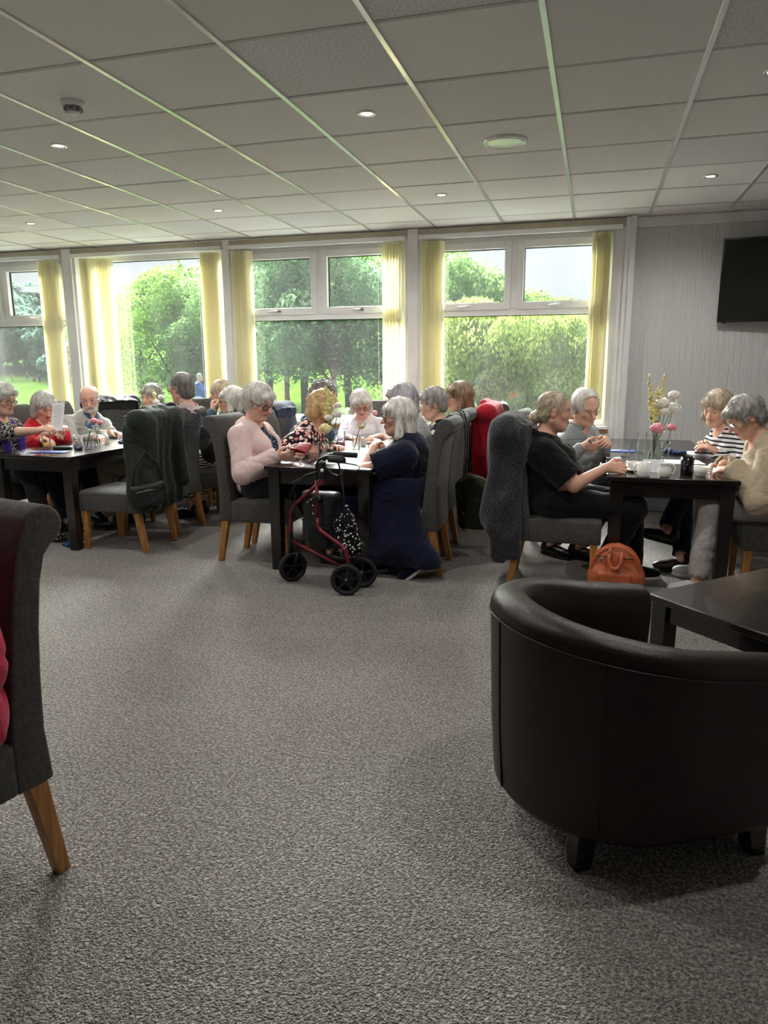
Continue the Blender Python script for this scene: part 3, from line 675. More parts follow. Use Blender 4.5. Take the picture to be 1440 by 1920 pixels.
def wallpaper_mat():
    m, nt, b = newmat('ribbed_white_wallpaper'); co = coords(nt, 'Object', (38, 38, 3.0))
    n = N(nt, 'ShaderNodeTexNoise', Scale=1., Detail=3, Distortion=1.2); L(nt, co, n.inputs['Vector'])
    L(nt, ramp(nt, n.outputs['Fac'], [(.3, 'cdcecd'), (.7, 'd4d5d4')]), b.inputs['Base Color']); b.inputs['Roughness'].default_value = .55
    bump(nt, b, n.outputs['Fac'], .75, .012); return m
def tile_mat(name, c, c2, s):
    m, nt, b = newmat(name); co = coords(nt); n = N(nt, 'ShaderNodeTexNoise', Scale=s, Detail=4, Roughness=.7); L(nt, co, n.inputs['Vector'])
    oi = N(nt, 'ShaderNodeObjectInfo'); cc = ramp(nt, n.outputs['Fac'], [(.35, c2), (.6, c)])
    cc = mixc(nt, 1.0, cc, ramp(nt, oi.outputs['Random'], [(0, 'f4f4f4'), (1, 'ffffff')]), 'MULTIPLY')
    L(nt, cc, b.inputs['Base Color']); b.inputs['Roughness'].default_value = .95; b.inputs['Specular IOR Level'].default_value = .1; bump(nt, b, n.outputs['Fac'], .35, .003); return m
M_carpet = carpet_mat(); M_wall = mat('white_emulsion', 'e6e6e6', .6, 'dedede', 3., 90., .1); M_paper = wallpaper_mat()
M_tile_old = tile_mat('ceiling_tile_old', 'f6f5f3', 'eae9e7', 150.); M_tile_new = tile_mat('ceiling_tile_new', 'f8f9fa', 'cccdcf', 95.)  # tile whites lifted to brighten a ceiling that gets little light
M_bar = mat('white_grid_metal', 'e8e9e8', .22, 'e0e1e0', 5., metal=.45); M_cbar = mat('darker_cross_bar', 'c9c8c5', .7, 'c0bfbc', 5.); M_upvc = mat('white_upvc', 'eceded', .28, 'e4e5e6', 4.)
M_col = mat('white_gloss_paint', 'e6e6e7', .35, 'dcdcdd', 5.); M_skirt = mat('grey_skirting_paint', '6d7072', .5, '606264', 6.)
M_pine = mat('pine_sill', 'b98a58', .5, '9c703f', 14., scale=(1, 8, 8)); M_beige = mat('beige_header_paint', 'c9c2ae', .6, 'beb7a3', 6.)
M_pane = glassy('window_glass', (.93, .96, .95), .05, .01, haze_veil=.012); M_steel = mat('brushed_steel', 'b8b8b8', .3, 'a0a0a0', 40., metal=1)
M_seal = mat('black_gasket', '202122', .7)
mat('rubber', '18181a', .75, '101012', 30.); mat('black_frame', '0d0d0f', .3); mat('gold', 'cfa14e', .3, metal=1); mat('silver_wire', 'b9b9bb', .3, metal=1); mat('red_frame', '5a2228', .3)
# ------------------------------------------------------------------ shell
b = MB(); b.box((XL, YB, -.12), (XR, WALL_Y+.2, 0)); b.build('floor', M_carpet, kind='structure')
b = MB(); b.box((XL-.2, YB, 0), (XL, WALL_Y, CEIL+.3)); b.build('wall_left', M_wall, kind='structure')
b = MB(); b.box((XR, YB, 0), (XR+.2, WALL_Y, CEIL+.3)); b.build('wall_right', M_wall, kind='structure')
b = MB(); b.box((XL-.2, YB-.2, 0), (XR+.2, YB, CEIL+.3)); b.build('wall_front', M_wall, kind='structure')
SILL = .80; HEAD = 2.555
WINS = [(-7.62, -5.80, True), (-5.62, -3.81, False), (-3.68, -1.83, True), (-1.67, .10, True)]
b = MB(); b.box((XL-.2, WALL_Y, -.12), (XR+.2, WALL_Y+.2, SILL)); b.box((XL-.2, WALL_Y, HEAD), (XR+.2, WALL_Y+.2, CEIL+.3))
xs = [XL-.2]+[q for w in WINS for q in w[:2]]+[.28]
for i in range(0, len(xs), 2): b.box((xs[i], WALL_Y, SILL), (xs[i+1], WALL_Y+.2, HEAD))
wb = b.build('wall_back', M_wall, kind='structure')
b = MB(); b.box((.28, WALL_Y-.004, .2), (XR, WALL_Y+.2, CEIL)); b.build('wallpaper_panel', M_paper, wb, label='white ribbed wallpaper')
b = MB(); b.box((XL, WALL_Y-.055, HEAD+.015), (.20, WALL_Y, CEIL-.004)); b.build('window_header', M_beige, wb, bevel=.006)
b = MB(); b.box((XL, WALL_Y-.085, SILL-.03), (.14, WALL_Y, SILL)); b.build('window_sill', M_upvc, wb, bevel=.006)
b = MB(); b.box((XL, WALL_Y-.07, SILL-.062), (.14, WALL_Y, SILL-.03)); b.build('sill_nosing', M_pine, wb, bevel=.004)
ti = 1
def trim(lo, hi, m, bev=.006, steps=None):
    global ti
    b = MB(); b.box(lo, hi)
    for l2, h2 in (steps or []): b.box(l2, h2)
    b.build('trim_%d' % ti, m, kind='structure', bevel=bev); ti += 1
for x0, x1 in ((-5.80, -5.62), (-3.81, -3.68), (-1.83, -1.67)):
    trim((x0, WALL_Y-.05, 0), (x1, WALL_Y, CEIL-.002), M_col, .006, [((x0+.03, WALL_Y-.075, 0), (x1-.03, WALL_Y-.05, CEIL-.002))])
trim((.10, WALL_Y-.05, 0), (.20, WALL_Y, CEIL-.002), M_col)
trim((.195, WALL_Y-.09, 0), (.285, WALL_Y, CEIL-.002), M_col, .006, [((.235, WALL_Y-.12, 0), (.285, WALL_Y-.09, CEIL-.002))])
trim((.285, WALL_Y-.03, CEIL-.09), (XR, WALL_Y, CEIL-.002), M_col, .008)
b = MB(); b.box((.285, WALL_Y-.03, 0), (XR, WALL_Y, .155)); b.box((.285, WALL_Y-.045, .155), (XR, WALL_Y, .19)); b.build('baseboard_back', M_skirt, kind='structure', bevel=.006)
b = MB(); b.box((XL, WALL_Y-.03, 0), (.10, WALL_Y, .14)); b.build('baseboard_window', M_skirt, kind='structure', bevel=.006)
b = MB(); b.tube([(.30, WALL_Y-.05, .225), (XR, WALL_Y-.05, .225)], .018, 10); b.build('pipe', M_col, wb)
# ------------------------------------------------------------------ windows
def window(n, x0, x1, split):
    root = bpy.data.objects.new('window_%d' % n, None); root.location = (0, 0, 0); link(root, kind='structure')
    y0, y1 = WALL_Y+.03, WALL_Y+.11; z0, z1 = SILL, HEAD; fw = .055
    def bar(name, lo, hi, m=M_upvc, par=root, bev=.006): b = MB(); b.box(lo, hi); return b.build(name, m, par, bevel=bev)
    bar('frame_jamb', (x0, y0, z0), (x0+fw, y1, z1)); bar('frame_jamb', (x1-fw, y0, z0), (x1, y1, z1)); bar('frame_head', (x0+fw, y0, z1-fw), (x1-fw, y1, z1)); bar('frame_sill', (x0+fw, y0, z0), (x1-fw, y1, z0+fw))
    yg = (y0+y1)/2
    def pane(a, c, d, e, par=root):
        b = MB(); b.box((a, yg-.003, d), (c, yg+.003, e)); b.build('pane', M_pane, par)
        b = MB(); t = .006
        for lo, hi in (((a, yg-.012, d), (c, yg+.012, d+t)), ((a, yg-.012, e-t), (c, yg+.012, e)), ((a, yg-.012, d), (a+t, yg+.012, e)), ((c-t, yg-.012, d), (c, yg+.012, e))): b.box(lo, hi)
        b.build('gasket', M_seal, par)
    if not split: pane(x0+fw, x1-fw, z0+fw, z1-fw); return
    zt0, zt1 = 1.835, 1.90; xm = (x0+x1)/2
    bar('transom', (x0+fw, y0, zt0), (x1-fw, y1, zt1)); bar('mullion', (xm-.035, y0, zt1), (xm+.035, y1, z1-fw)); pane(x0+fw, x1-fw, z0+fw, zt0)
    for a, c in ((x0+fw, xm-.035), (xm+.035, x1-fw)):
        s = .055; ya = y0-.018; b = MB(); d, e = zt1, z1-fw
        b.box((a-.008, ya, d-.008), (a+s, y1-.02, e+.008)); b.box((c-s, ya, d-.008), (c+.008, y1-.02, e+.008)); b.box((a+s, ya, d-.008), (c-s, y1-.02, d+s)); b.box((a+s, ya, e-s), (c-s, y1-.02, e+.008))
        sash = b.build('sash', M_upvc, root, bevel=.005); pane(a+s, c-s, d+s, e-s, sash)
        xc = (a+c)/2; b = MB(); b.rbox((xc-.03, ya-.012, d+.012), (xc+.03, ya+.002, d+.036), .004); b.tube([(xc+.0, ya-.014, d+.024), (xc-.015, ya-.034, d+.022), (xc-.10, ya-.034, d+.016)], [.009, .009, .006], 8); h = b.build('handle', M_steel if n == 3 else M_upvc, sash)
        b = MB(); b.tube([(xc, ya-.013, d+.024), (xc, ya-.018, d+.024)], .006, 10); b.build('lock', M_seal, h)
for i, (x0, x1, sp) in enumerate(WINS): window(i+1, x0, x1, sp)
# ------------------------------------------------------------------ vertical blinds
def blind_mat():
    m, nt, b = newmat('cream_blind_fabric'); out = nt.nodes['Material Output']; co = coords(nt, 'Object', (120, 120, 2.5)); n = N(nt, 'ShaderNodeTexNoise', Scale=1., Detail=2); L(nt, co, n.inputs['Vector'])
    c = ramp(nt, n.outputs['Fac'], [(.35, 'f7f3da'), (.65, 'fdfbee')]); L(nt, c, b.inputs['Base Color']); b.inputs['Roughness'].default_value = .8
    t = N(nt, 'ShaderNodeBsdfTranslucent'); L(nt, c, t.inputs['Color']); mx = N(nt, 'ShaderNodeMixShader', Fac=.62); L(nt, b.outputs[0], mx.inputs[1]); L(nt, t.outputs[0], mx.inputs[2]); L(nt, mx.outputs[0], out.inputs[0]); return m
M_blind = blind_mat()
def slat_mesh(w=.089, z0=.87, z1=2.525, c=.008):
    b = MB(); n = 4; vs = []
    for s_ in (0, 1):
        for z in (z0, z1):
            for k in range(n+1):
                u = -w/2+w*k/n; vs.append((u, c*(1-(2*u/w)**2)-c/2+s_*.0012, z))
    m = n+1; fs = []
    for k in range(n): fs += [(k, k+1, m+k+1, m+k), (2*m+k+1, 2*m+k, 3*m+k, 3*m+k+1)]
    b.add(vs, fs, True); me = b.mesh('slat'); me.materials.append(M_blind); return me
SLAT = slat_mesh()
def blind(label, x0, x1, stacks):
    yb = WALL_Y-.075; root = thing('vertical_blind', label, 'blind', (0, 0, 0))
    b = MB(); b.box((x0, yb-.022, 2.545), (x1, yb+.022, 2.585)); b.build('head_rail', M_upvc, root, bevel=.005)
    for xa, xb, n, ang in stacks:
        for k in range(n):
            o = bpy.data.objects.new('slat', SLAT); o.location = (xa+(xb-xa)*(k+.5)/n, yb, 0); o.rotation_euler = (0, 0, math.radians(ang+random.uniform(-12, 12))); link(o, root)
            
    xk = stacks[-1][1]+.03 if stacks[-1][1] < x1-.05 else stacks[-1][0]-.03
    b = MB(); b.tube([(xk, yb-.02, 2.55), (xk, yb-.022, 1.7), (xk+.004, yb-.02, 1.05)], .002, 5); b.build('cord', M_upvc, root)
blind('cream vertical blind drawn aside at the window facing the golf green with golfers', -7.66, -5.80, [(-6.06, -5.86, 10, 70)])
blind('cream vertical blind on the wide window that has one single undivided pane', -5.66, -3.79, [(-5.50, -5.38, 7, 62), (-5.33, -5.14, 5, 25), (-4.03, -3.84, 10, 70)])
blind('cream vertical blind on the window in front of the pine tree, its slats fanned open', -3.70, -1.82, [(-3.66, -3.47, 10, 68), (-2.06, -1.86, 7, 84)])
blind('cream vertical blind on the window beside the white wallpapered wall', -1.69, .17, [(-1.64, -1.45, 10, 66), (-.09, .07, 11, 97)])
# ------------------------------------------------------------------ suspended ceiling
GX, GY, GS = -2.7992, 3.5593, .63659
ce = MB(); ce.box((XL-.2, YB, CEIL+.06), (XR+.2, WALL_Y+.2, CEIL+.3)); ceil = ce.build('ceiling', M_wall, kind='structure')
b = MB(); hw = GS/2-.0125; b.box((-hw, -hw, 0), (hw, hw, .014)); TM = b.mesh('tile'); TM.materials.append(M_tile_old); TM2 = TM.copy(); TM2.materials.clear(); TM2.materials.append(M_tile_new)
NEW = {(2, -1), (-1, 1), (-3, 3), (-2, 4), (0, 4), (1, 5), (2, 4), (2, 5), (3, -2), (5, -1), (5, 2), (5, -2), (-4, 4), (-5, 1), (6, 2)}
i0, i1 = math.floor((XL-GX)/GS), math.ceil((XR-GX)/GS); j0 = -5
for i in range(i0, i1):
    for j in range(j0, 6):
        x0, x1 = max(GX+i*GS, XL), min(GX+(i+1)*GS, XR); y0, y1 = GY+j*GS, min(GY+(j+1)*GS, WALL_Y-.01)
        o = bpy.data.objects.new('tile', TM2 if (i, j) in NEW else TM); o.location = ((x0+x1)/2, (y0+y1)/2, CEIL+.006+random.uniform(-.001, .002)); o.scale = ((x1-x0-.025)/(GS-.025), (y1-y0-.025)/(GS-.025), 1); link(o, ceil)
b = MB(); b.box((XL, YB, CEIL+.003), (XR, GY+j0*GS-.012, CEIL+.06)); b.build('plaster_panel', M_wall, ceil)
for i in range(i0+1, i1):
    x = GX+i*GS; b = MB(); b.box((x-.0125, GY+j0*GS, CEIL-.001), (x+.0125, WALL_Y, CEIL+.022)); b.build('main_bar', M_bar, ceil, bevel=.002, seg=1)
for j in range(j0, 6):
    y = GY+j*GS; b = MB(); b.box((XL, y-.0125, CEIL+.004), (XR, y+.0125, CEIL+.022)); b.build('cross_bar', M_cbar, ceil, bevel=.002, seg=1)
b = MB(); b.box((XL, WALL_Y-.02, CEIL-.001), (XR, WALL_Y, CEIL+.022)); b.build('edge_bar', M_bar, ceil)
M_lamp = emit('lamp_glow', 'fff6e2', 14.)
def downlight(x, y, label, grp=None):
    nm_ = 'lamp_light_offscreen' if y < 2.3 or (x < -4 and y < 5) else 'lamp_light'
    t = thing('downlight', label, 'ceiling light', (x, y, CEIL+.006), 0, grp)
    b = MB(); b.lathe([(.030, -.001), (.034, -.006), (.046, -.007), (.050, -.003), (.050, .002), (.030, .002)], 24); b.build('ring', M_bar, t)
    b = MB(); b.lathe([(.0, -.002), (.030, -.002), (.030, .002)], 20); b.build('lamp', M_lamp, t)
    l = bpy.data.lights.new(nm_, 'SPOT'); l.energy = LAMP_W; l.spot_size = math.radians(165); l.spot_blend = .6; l.shadow_soft_size = .03; l.color = (1, .965, .92)
    lo = bpy.data.objects.new(nm_, l); lo.location = (0, 0, -.012); link(lo, t)
for x in (-5.03, -3.12, -1.21, .70):
    for y in (5.79, 3.88, 1.97):
        nm = {(-3.12, 3.88): 'round recessed downlight in the tile next to the smoke detector', (-1.21, 3.88): 'round recessed downlight bordering a pale speckled ceiling tile above the walking frame', (-1.21, 5.79): 'round recessed downlight over the middle table near the window', (.70, 5.79): 'round recessed downlight nearest the television',
              (-3.12, 5.79): 'round recessed downlight near the window with one undivided pane', (-5.03, 5.79): 'round recessed downlight over the end of the table by the golf green window', (.70, 3.88): 'round recessed downlight over the leather tub chairs and coffee table', (-5.03, 3.88): 'round recessed downlight over the woman in the purple scarf'}.get((x, y))
        downlight(x, y, nm or 'round recessed downlight in the back of the room', None if nm else 'downlights in the back of the room')
# smoke detector, loudspeaker
t = thing('smoke_detector', 'white dome smoke detector screwed under a ceiling tile', 'smoke detector', (-2.55, 3.30, CEIL+.006))
b = MB(); b.lathe([(.0, -.024), (.052, -.024), (.056, -.018), (.056, .002), (.0, .002)][1:], 28); b.build('base', M_upvc, t)
b = MB(); b.lathe([(0, -.058), (.022, -.058), (.028, -.052), (.030, -.046), (.0, -.046)], 24); b.build('cap', M_upvc, t)
b = MB()
for k in range(8):
    a = k*math.pi/4; b.box((-.006, .024, -.048), (.006, .044, -.022), Matrix.Rotation(a, 4, 'Z'))
b.lathe([(.026, -.046), (.026, -.022)], 20); b.build('sensor_cage', mat('grey_plastic', 'a6a6a6', .5), t)
t = thing('ceiling_speaker', 'flat round white loudspeaker set in the ceiling', 'speaker', (-.575, 4.56, CEIL+.006))
b = MB(); b.lathe([(.112, -.004), (.116, -.012), (.124, -.012), (.128, -.004), (.128, .002)], 40); b.build('rim', M_bar, t)
b = MB(); b.lathe([(0, -.018), (.09, -.015), (.113, -.009), (.113, .0)], 40); b.build('grille', mat('white_mesh_grille', 'eef3ee', .28, 'e4eae4', 220., 260., .15, metal=.4), t)
# ------------------------------------------------------------------ furniture
M_uph = fabric('grey_upholstery', '565452', '393735', 300., .5, wr=.04); M_oak = mat('oak_leg', 'b57f42', .42, '8f5f2c', 6., scale=(14, 14, 1.6))
M_dark = mat('espresso_wood', '1b1614', .22, '120e0d', 5., scale=(2, 24, 2), coat=.25)
def leather_mat():
    m, nt, b = newmat('brown_leather'); co = coords(nt); n = N(nt, 'ShaderNodeTexNoise', Scale=7., Detail=4); L(nt, co, n.inputs['Vector'])
    L(nt, ramp(nt, n.outputs['Fac'], [(.3, '120806'), (.7, '20100c')]), b.inputs['Base Color']); b.inputs['Roughness'].default_value = .36; b.inputs['Specular IOR Level'].default_value = .35  # brown taken nearly to black to carry the shade on the chair back
    v = N(nt, 'ShaderNodeTexVoronoi', Scale=330.); L(nt, co, v.inputs['Vector']); n2 = N(nt, 'ShaderNodeTexNoise', Scale=9., Detail=3); L(nt, co, n2.inputs['Vector'])
    a = N(nt, 'ShaderNodeMath', _operation='MULTIPLY_ADD'); L(nt, n2.outputs['Fac'], a.inputs[0]); a.inputs[1].default_value = 3.; L(nt, v.outputs['Distance'], a.inputs[2]); bump(nt, b, a.outputs[0], .18, .004); return m
M_leather = leather_mat()
BACK = [(-.185, .30), (-.185, .46), (-.203, .62), (-.222, .78), (-.238, .88), (-.254, .945)]+[(-.330+.055*math.cos(math.radians(q)), .982+.054*math.sin(math.radians(q))) for q in range(12, 258, 14)]+[(-.326, .905), (-.308, .84), (-.292, .72), (-.282, .58), (-.278, .45), (-.290, .30)]
def make_chair():
    t = bpy.data.objects.new('dining_chair', None); t.empty_display_size = .1
    def part(name, b, m, **k):
        me = b.mesh(name); me.materials.append(m); o = bpy.data.objects.new(name, me); o.parent = t
        if k.get('bevel'):
            q = o.modifiers.new('bevel', 'BEVEL'); q.width = k['bevel']; q.segments = 3; q.limit_method = 'ANGLE'; q.angle_limit = math.radians(45); smooth_all(me)
        PARTS.append(o); return o
    PARTS = []
    b = MB(); n = 8; xs = [-.228+.456*i/n for i in range(n+1)]; ys = [-.19+.435*j/n for j in range(n+1)]; vs = []
    for z in (0, 1):
        for y in ys:
            for x in xs:
                e = (1-(x/.228)**6)*(1-((y-.03)/.225)**6); vs.append((x, y, .30 if z == 0 else .442+.024*max(e, 0)**.6))
    m = n+1; fs = []; K = m*m
    for j in range(n):
        for i in range(n): a = j*m+i; fs += [(a, a+m, a+m+1, a+1), (K+a, K+a+1, K+a+m+1, K+a+m)]
    for i in range(n): fs += [(i, i+1, K+i+1, K+i), (n*m+i+1, n*m+i, K+n*m+i, K+n*m+i+1), (i*m+m, i*m, K+i*m, K+i*m+m), (i*m+n, i*m+m+n, K+i*m+m+n, K+i*m+n)]
    b.add(vs, fs, True); part('seat', b, M_uph, bevel=.012)
    b = MB(); b.extrude(BACK, 'x', -.228, .228); part('backrest', b, M_uph, bevel=.010)
    for sx in (-1, 1):
        b = MB(); b.taper((sx*.198, .205, .31), (sx*.200, .210, 0), (.023, .023), (.017, .017)); part('leg', b, M_oak, bevel=.003)
        b = MB(); b.taper((sx*.198, -.245, .31), (sx*.196, -.300, 0), (.023, .026), (.017, .019)); part('leg', b, M_oak, bevel=.003)
    return t, PARTS
CH0, CHP = make_chair()
def chair(x, y, rz, label, group=None):
    r = CH0.copy(); r.location = (x, y, 0); r.rotation_euler = (0, 0, math.radians(rz)); link(r, None, label, 'chair', group)
    for p in CHP: c = p.copy(); COL.objects.link(c); c.parent = r
    return r
def table(label, x0, y0, x1, y1, h=.72):
    t = thing('dining_table', label, 'table', ((x0+x1)/2, (y0+y1)/2, 0)); hx, hy = (x1-x0)/2, (y1-y0)/2
    b = MB(); b.box((-hx, -hy, h-.026), (hx, hy, h)); b.build('tabletop', M_dark, t, bevel=.005)
    for sx in (-1, 1):
        for sy in (-1, 1):
            b = MB(); cx, cy = sx*(hx-.06), sy*(hy-.06); b.taper((cx, cy, h-.02), (cx, cy, 0), (.040, .040), (.034, .034)); b.build('leg', M_dark, t, bevel=.003)
    for s in (-1, 1):
        b = MB(); b.box((-hx+.09, s*(hy-.05)-.012, h-.12), (hx-.09, s*(hy-.05)+.012, h-.02)); b.build('apron', M_dark, t)
        b = MB(); b.box((s*(hx-.05)-.012, -hy+.09, h-.12), (s*(hx-.05)+.012, hy-.09, h-.02)); b.build('apron', M_dark, t)
    return t
TH = .72
table('long dark wood dining table laid with papers and a pink carnation vase', -4.43, 4.40, -3.68, 6.22)
table('long dark wood dining table behind the red walking frame, with a white rose vase', -2.09, 4.33, -1.34, 6.20)
table('long dark wood dining table against the wallpapered wall, with milk jugs and pink roses', .10, 4.43, .83, 6.75)
chairs = {}
CL = [('A', -3.465, 4.71, 90, 'grey scroll-back dining chair draped with a dark green coat'), ('B', -3.56, 5.305, 90, 'grey scroll-back dining chair holding the man in the dark suit jacket'),
      ('sh', -3.20, 5.88, 92, 'grey scroll-back dining chair under the woman with a black shawl'), ('bald', -3.38, 6.42, 85, 'grey scroll-back dining chair of the balding man with hand on chin'),
      ('lw', -4.70, 4.80, -92, 'grey scroll-back dining chair of the woman in the purple scarf'), ('rw', -4.72, 5.32, -88, 'grey scroll-back dining chair of the woman in the red top'),
      ('bw', -4.72, 5.84, -90, 'grey scroll-back dining chair of the bearded man'), ('jk', -4.62, 6.40, -120, 'grey scroll-back dining chair draped with a black leather jacket'),
      ('bc', -4.06, 6.56, 180, 'grey scroll-back dining chair of the smiling woman in a black cardigan'),
      ('pk', -2.215, 4.665, -90, 'grey scroll-back dining chair of the woman in the pink cardigan'), ('fl', -2.22, 5.20, -90, 'grey scroll-back dining chair of the blonde woman in a floral blouse'), ('cu', -2.30, 5.78, -88, 'grey scroll-back dining chair hung with a navy jacket'),
      ('wh', -2.04, 6.50, 176, 'grey scroll-back dining chair of the woman in the white blouse'),
      ('nv', -1.235, 4.715, 92, 'grey scroll-back dining chair of the woman in the long navy dress'), ('pu', -1.28, 5.20, 90, 'grey scroll-back dining chair with an olive shoulder bag hung on it'), ('f2', -1.29, 5.66, 90, 'grey scroll-back dining chair of the woman in a dark floral blouse'),
      ('bo', -1.17, 6.12, 90, 'grey scroll-back dining chair draped with a red blazer'), ('ex', -1.12, 6.60, 98, 'empty grey scroll-back dining chair by the window between two tables'),
      ('bn', -.16, 4.62, -90, 'grey scroll-back dining chair covered by a charcoal woolly coat'), ('gm', -.20, 5.60, -96, 'grey scroll-back dining chair of the man in the grey zip sweater'),
      ('be', 1.12, 4.72, 90, 'grey scroll-back dining chair of the woman in the beige jacket'), ('st', 1.12, 5.62, 94, 'grey scroll-back dining chair of the woman in the striped top'),
      ('fg', -1.625, 1.20, 166, 'grey scroll-back dining chair of the person in a crimson top')]
for k, x, y, a, lab in CL: chairs[k] = chair(x, y, a, lab)
# tub chair
def tub(label, x, y, ang):
    t = thing('tub_chair', label, 'armchair', (x, y, 0), ang)     # faces +Y
    A = math.radians(118); n = 44
    def rim(a):                               # height of the rim, highest at the back
        u = abs(a)/A; return .735-.105*(u**1.6)
    def plan(a, r):                           # a = 0 at the back; ends run straight forward
        k = math.radians(92)
        if abs(a) <= k: return (r*math.sin(a), -r*math.cos(a)*1.08-.055)
        s = math.copysign(1, a); return (s*r*math.sin(k), -r*math.cos(k)*1.08-.055+(abs(a)-k)*.58)
    RO = .352
    prof = [(-.012, .12), (.0, .20), (.008, .40), (.010, .55)]
    vs = []; rows = []
    for i in range(n+1):
        a = -A+2*A*i/n; zt = rim(a); ring = []
        sec = [(RO-.030, .13), (RO-.012, .16), (RO+.000, .34), (RO+.008, zt-.10), (RO+.010, zt-.055), (RO+.010, zt-.035), (RO+.002, zt-.012), (RO-.020, zt), (RO-.055, zt+.002), (RO-.085, zt-.010), (RO-.100, zt-.035), (RO-.102, zt-.09), (RO-.095, .44), (RO-.10, .30), (RO-.10, .14)]
        for r, z in sec: px, py = plan(a, r); ring.append((px, py, z))
        rows.append(ring)
    m = len(rows[0]); b = MB(); vs = [v for r in rows for v in r]; fs = []
    for i in range(n):
        for k in range(m): fs.append((i*m+k, i*m+(k+1) % m, (i+1)*m+(k+1) % m, (i+1)*m+k))
    fs += [tuple(range(m-1, -1, -1)), tuple(n*m+k for k in range(m))]
    b.add(vs, fs, True); shell = b.build('shell', M_leather, t, bevel=.012)
    for off, zz in ((.0125, -.055),):
        b = MB(); b.tube([plan(-A+2*A*i/n, RO+off)+(rim(-A+2*A*i/n)+zz,) for i in range(n+1)], .0035, 6); b.build('piping', M_leather, shell)
    for a in (-.95, .95, 0):
        b = MB(); b.tube([plan(a, RO-.010)+(.16,), plan(a, RO+.001)+(.34,), plan(a, RO+.009)+(rim(a)-.10,), plan(a, RO+.010)+(rim(a)-.06,)], .0022, 5); b.build('seam', M_leather, shell)
    b = MB(); k = 20; poly = [plan(-A+2*A*i/k, RO-.09) for i in range(k+1)]; poly = [(-RO+.11, .32)]+poly+[(RO-.11, .32)]; b.extrude(poly, 'z', .16, .40); b.build('seat', M_leather, t, bevel=.03, seg=3)
    poly2 = [plan(-A+2*A*i/k, RO-.03) for i in range(k+1)]; poly2 = [(-RO+.06, .31)]+poly2+[(RO-.06, .31)]; b = MB(); b.extrude(poly2, 'z', .125, .17); b.build('base', M_leather, t, bevel=.01)
    for lx, ly in ((-.205, -.25), (.175, -.25), (-.235, .24), (.235, .24)):
        b = MB(); b.taper((lx, ly, .14), (lx*1.04, ly*1.06, 0), (.034, .034), (.024, .024)); b.build('leg', M_dark, t, bevel=.003)
    return t
tub('brown leather tub armchair seen from behind, standing on the open carpet', .165, 2.14, -60)
tub('brown leather tub armchair beyond the coffee table, beside the woman in beige', 1.30, 3.62, 100)
# coffee table
t = thing('coffee_table', 'low dark wood coffee table between the leather tub chairs', 'table', (.79, 2.87, 0), 44)
hx, hy, h = .40, .38, .50
b = MB(); b.box((-hx, -hy, h-.03), (hx, hy, h)); b.build('tabletop', M_dark, t, bevel=.005)
for sx in (-1, 1):
    for sy in (-1, 1): b = MB(); b.taper((sx*(hx-.05), sy*(hy-.05), h-.02), (sx*(hx-.05), sy*(hy-.05), 0), (.035, .035), (.032, .032)); b.build('leg', M_dark, t, bevel=.003)
for s in (-1, 1):
    b = MB(); b.box((-hx+.08, s*(hy-.04)-.01, h-.10), (hx-.08, s*(hy-.04)+.01, h-.02)); b.build('apron', M_dark, t)
    b = MB(); b.box((s*(hx-.04)-.01, -hy+.08, h-.10), (s*(hx-.04)+.01, hy-.08, h-.02)); b.build('apron', M_dark, t)
# television
t = thing('television', 'black flat screen television hung on the wallpapered wall', 'television', (1.47, WALL_Y-.075, 2.07), 0)
Mx = Matrix.Rotation(math.radians(-7), 4, 'Z') @ Matrix.Rotation(math.radians(6), 4, 'X'); Mx = Matrix.Translation((0, -.10, 0)) @ Mx
M_tvb = mat('black_tv_plastic', '08080a', .3); 
b = MB(); b.rbox((-.48, -.012, -.345), (.48, .035, .345), .006, Mx); b.build('casing', M_tvb, t)
b = MB(); b.box((-.466, -.0145, -.322), (.466, -.0115, .331), Mx); b.build('screen', mat('tv_screen_off', '242622', .16, '1e201c', 2.), t)
b = MB(); b.box((-.44, -.012, -.352), (-.41, .02, -.343), Mx); b.build('sensor', M_tvb, t)
b = MB(); b.box((-.2, .03, -.1), (.2, .06, .1), Mx); b.box((-.05, -.06, -.06), (.05, .06, .06)); b.build('bracket', M_tvb, t)
b = MB(); b.tube([(.0, -.02, .1), (-.02, .045, .33), (-.03, .05, .50), (-.03, .045, .578)], .006, 6); b.build('cable', M_upvc, t)
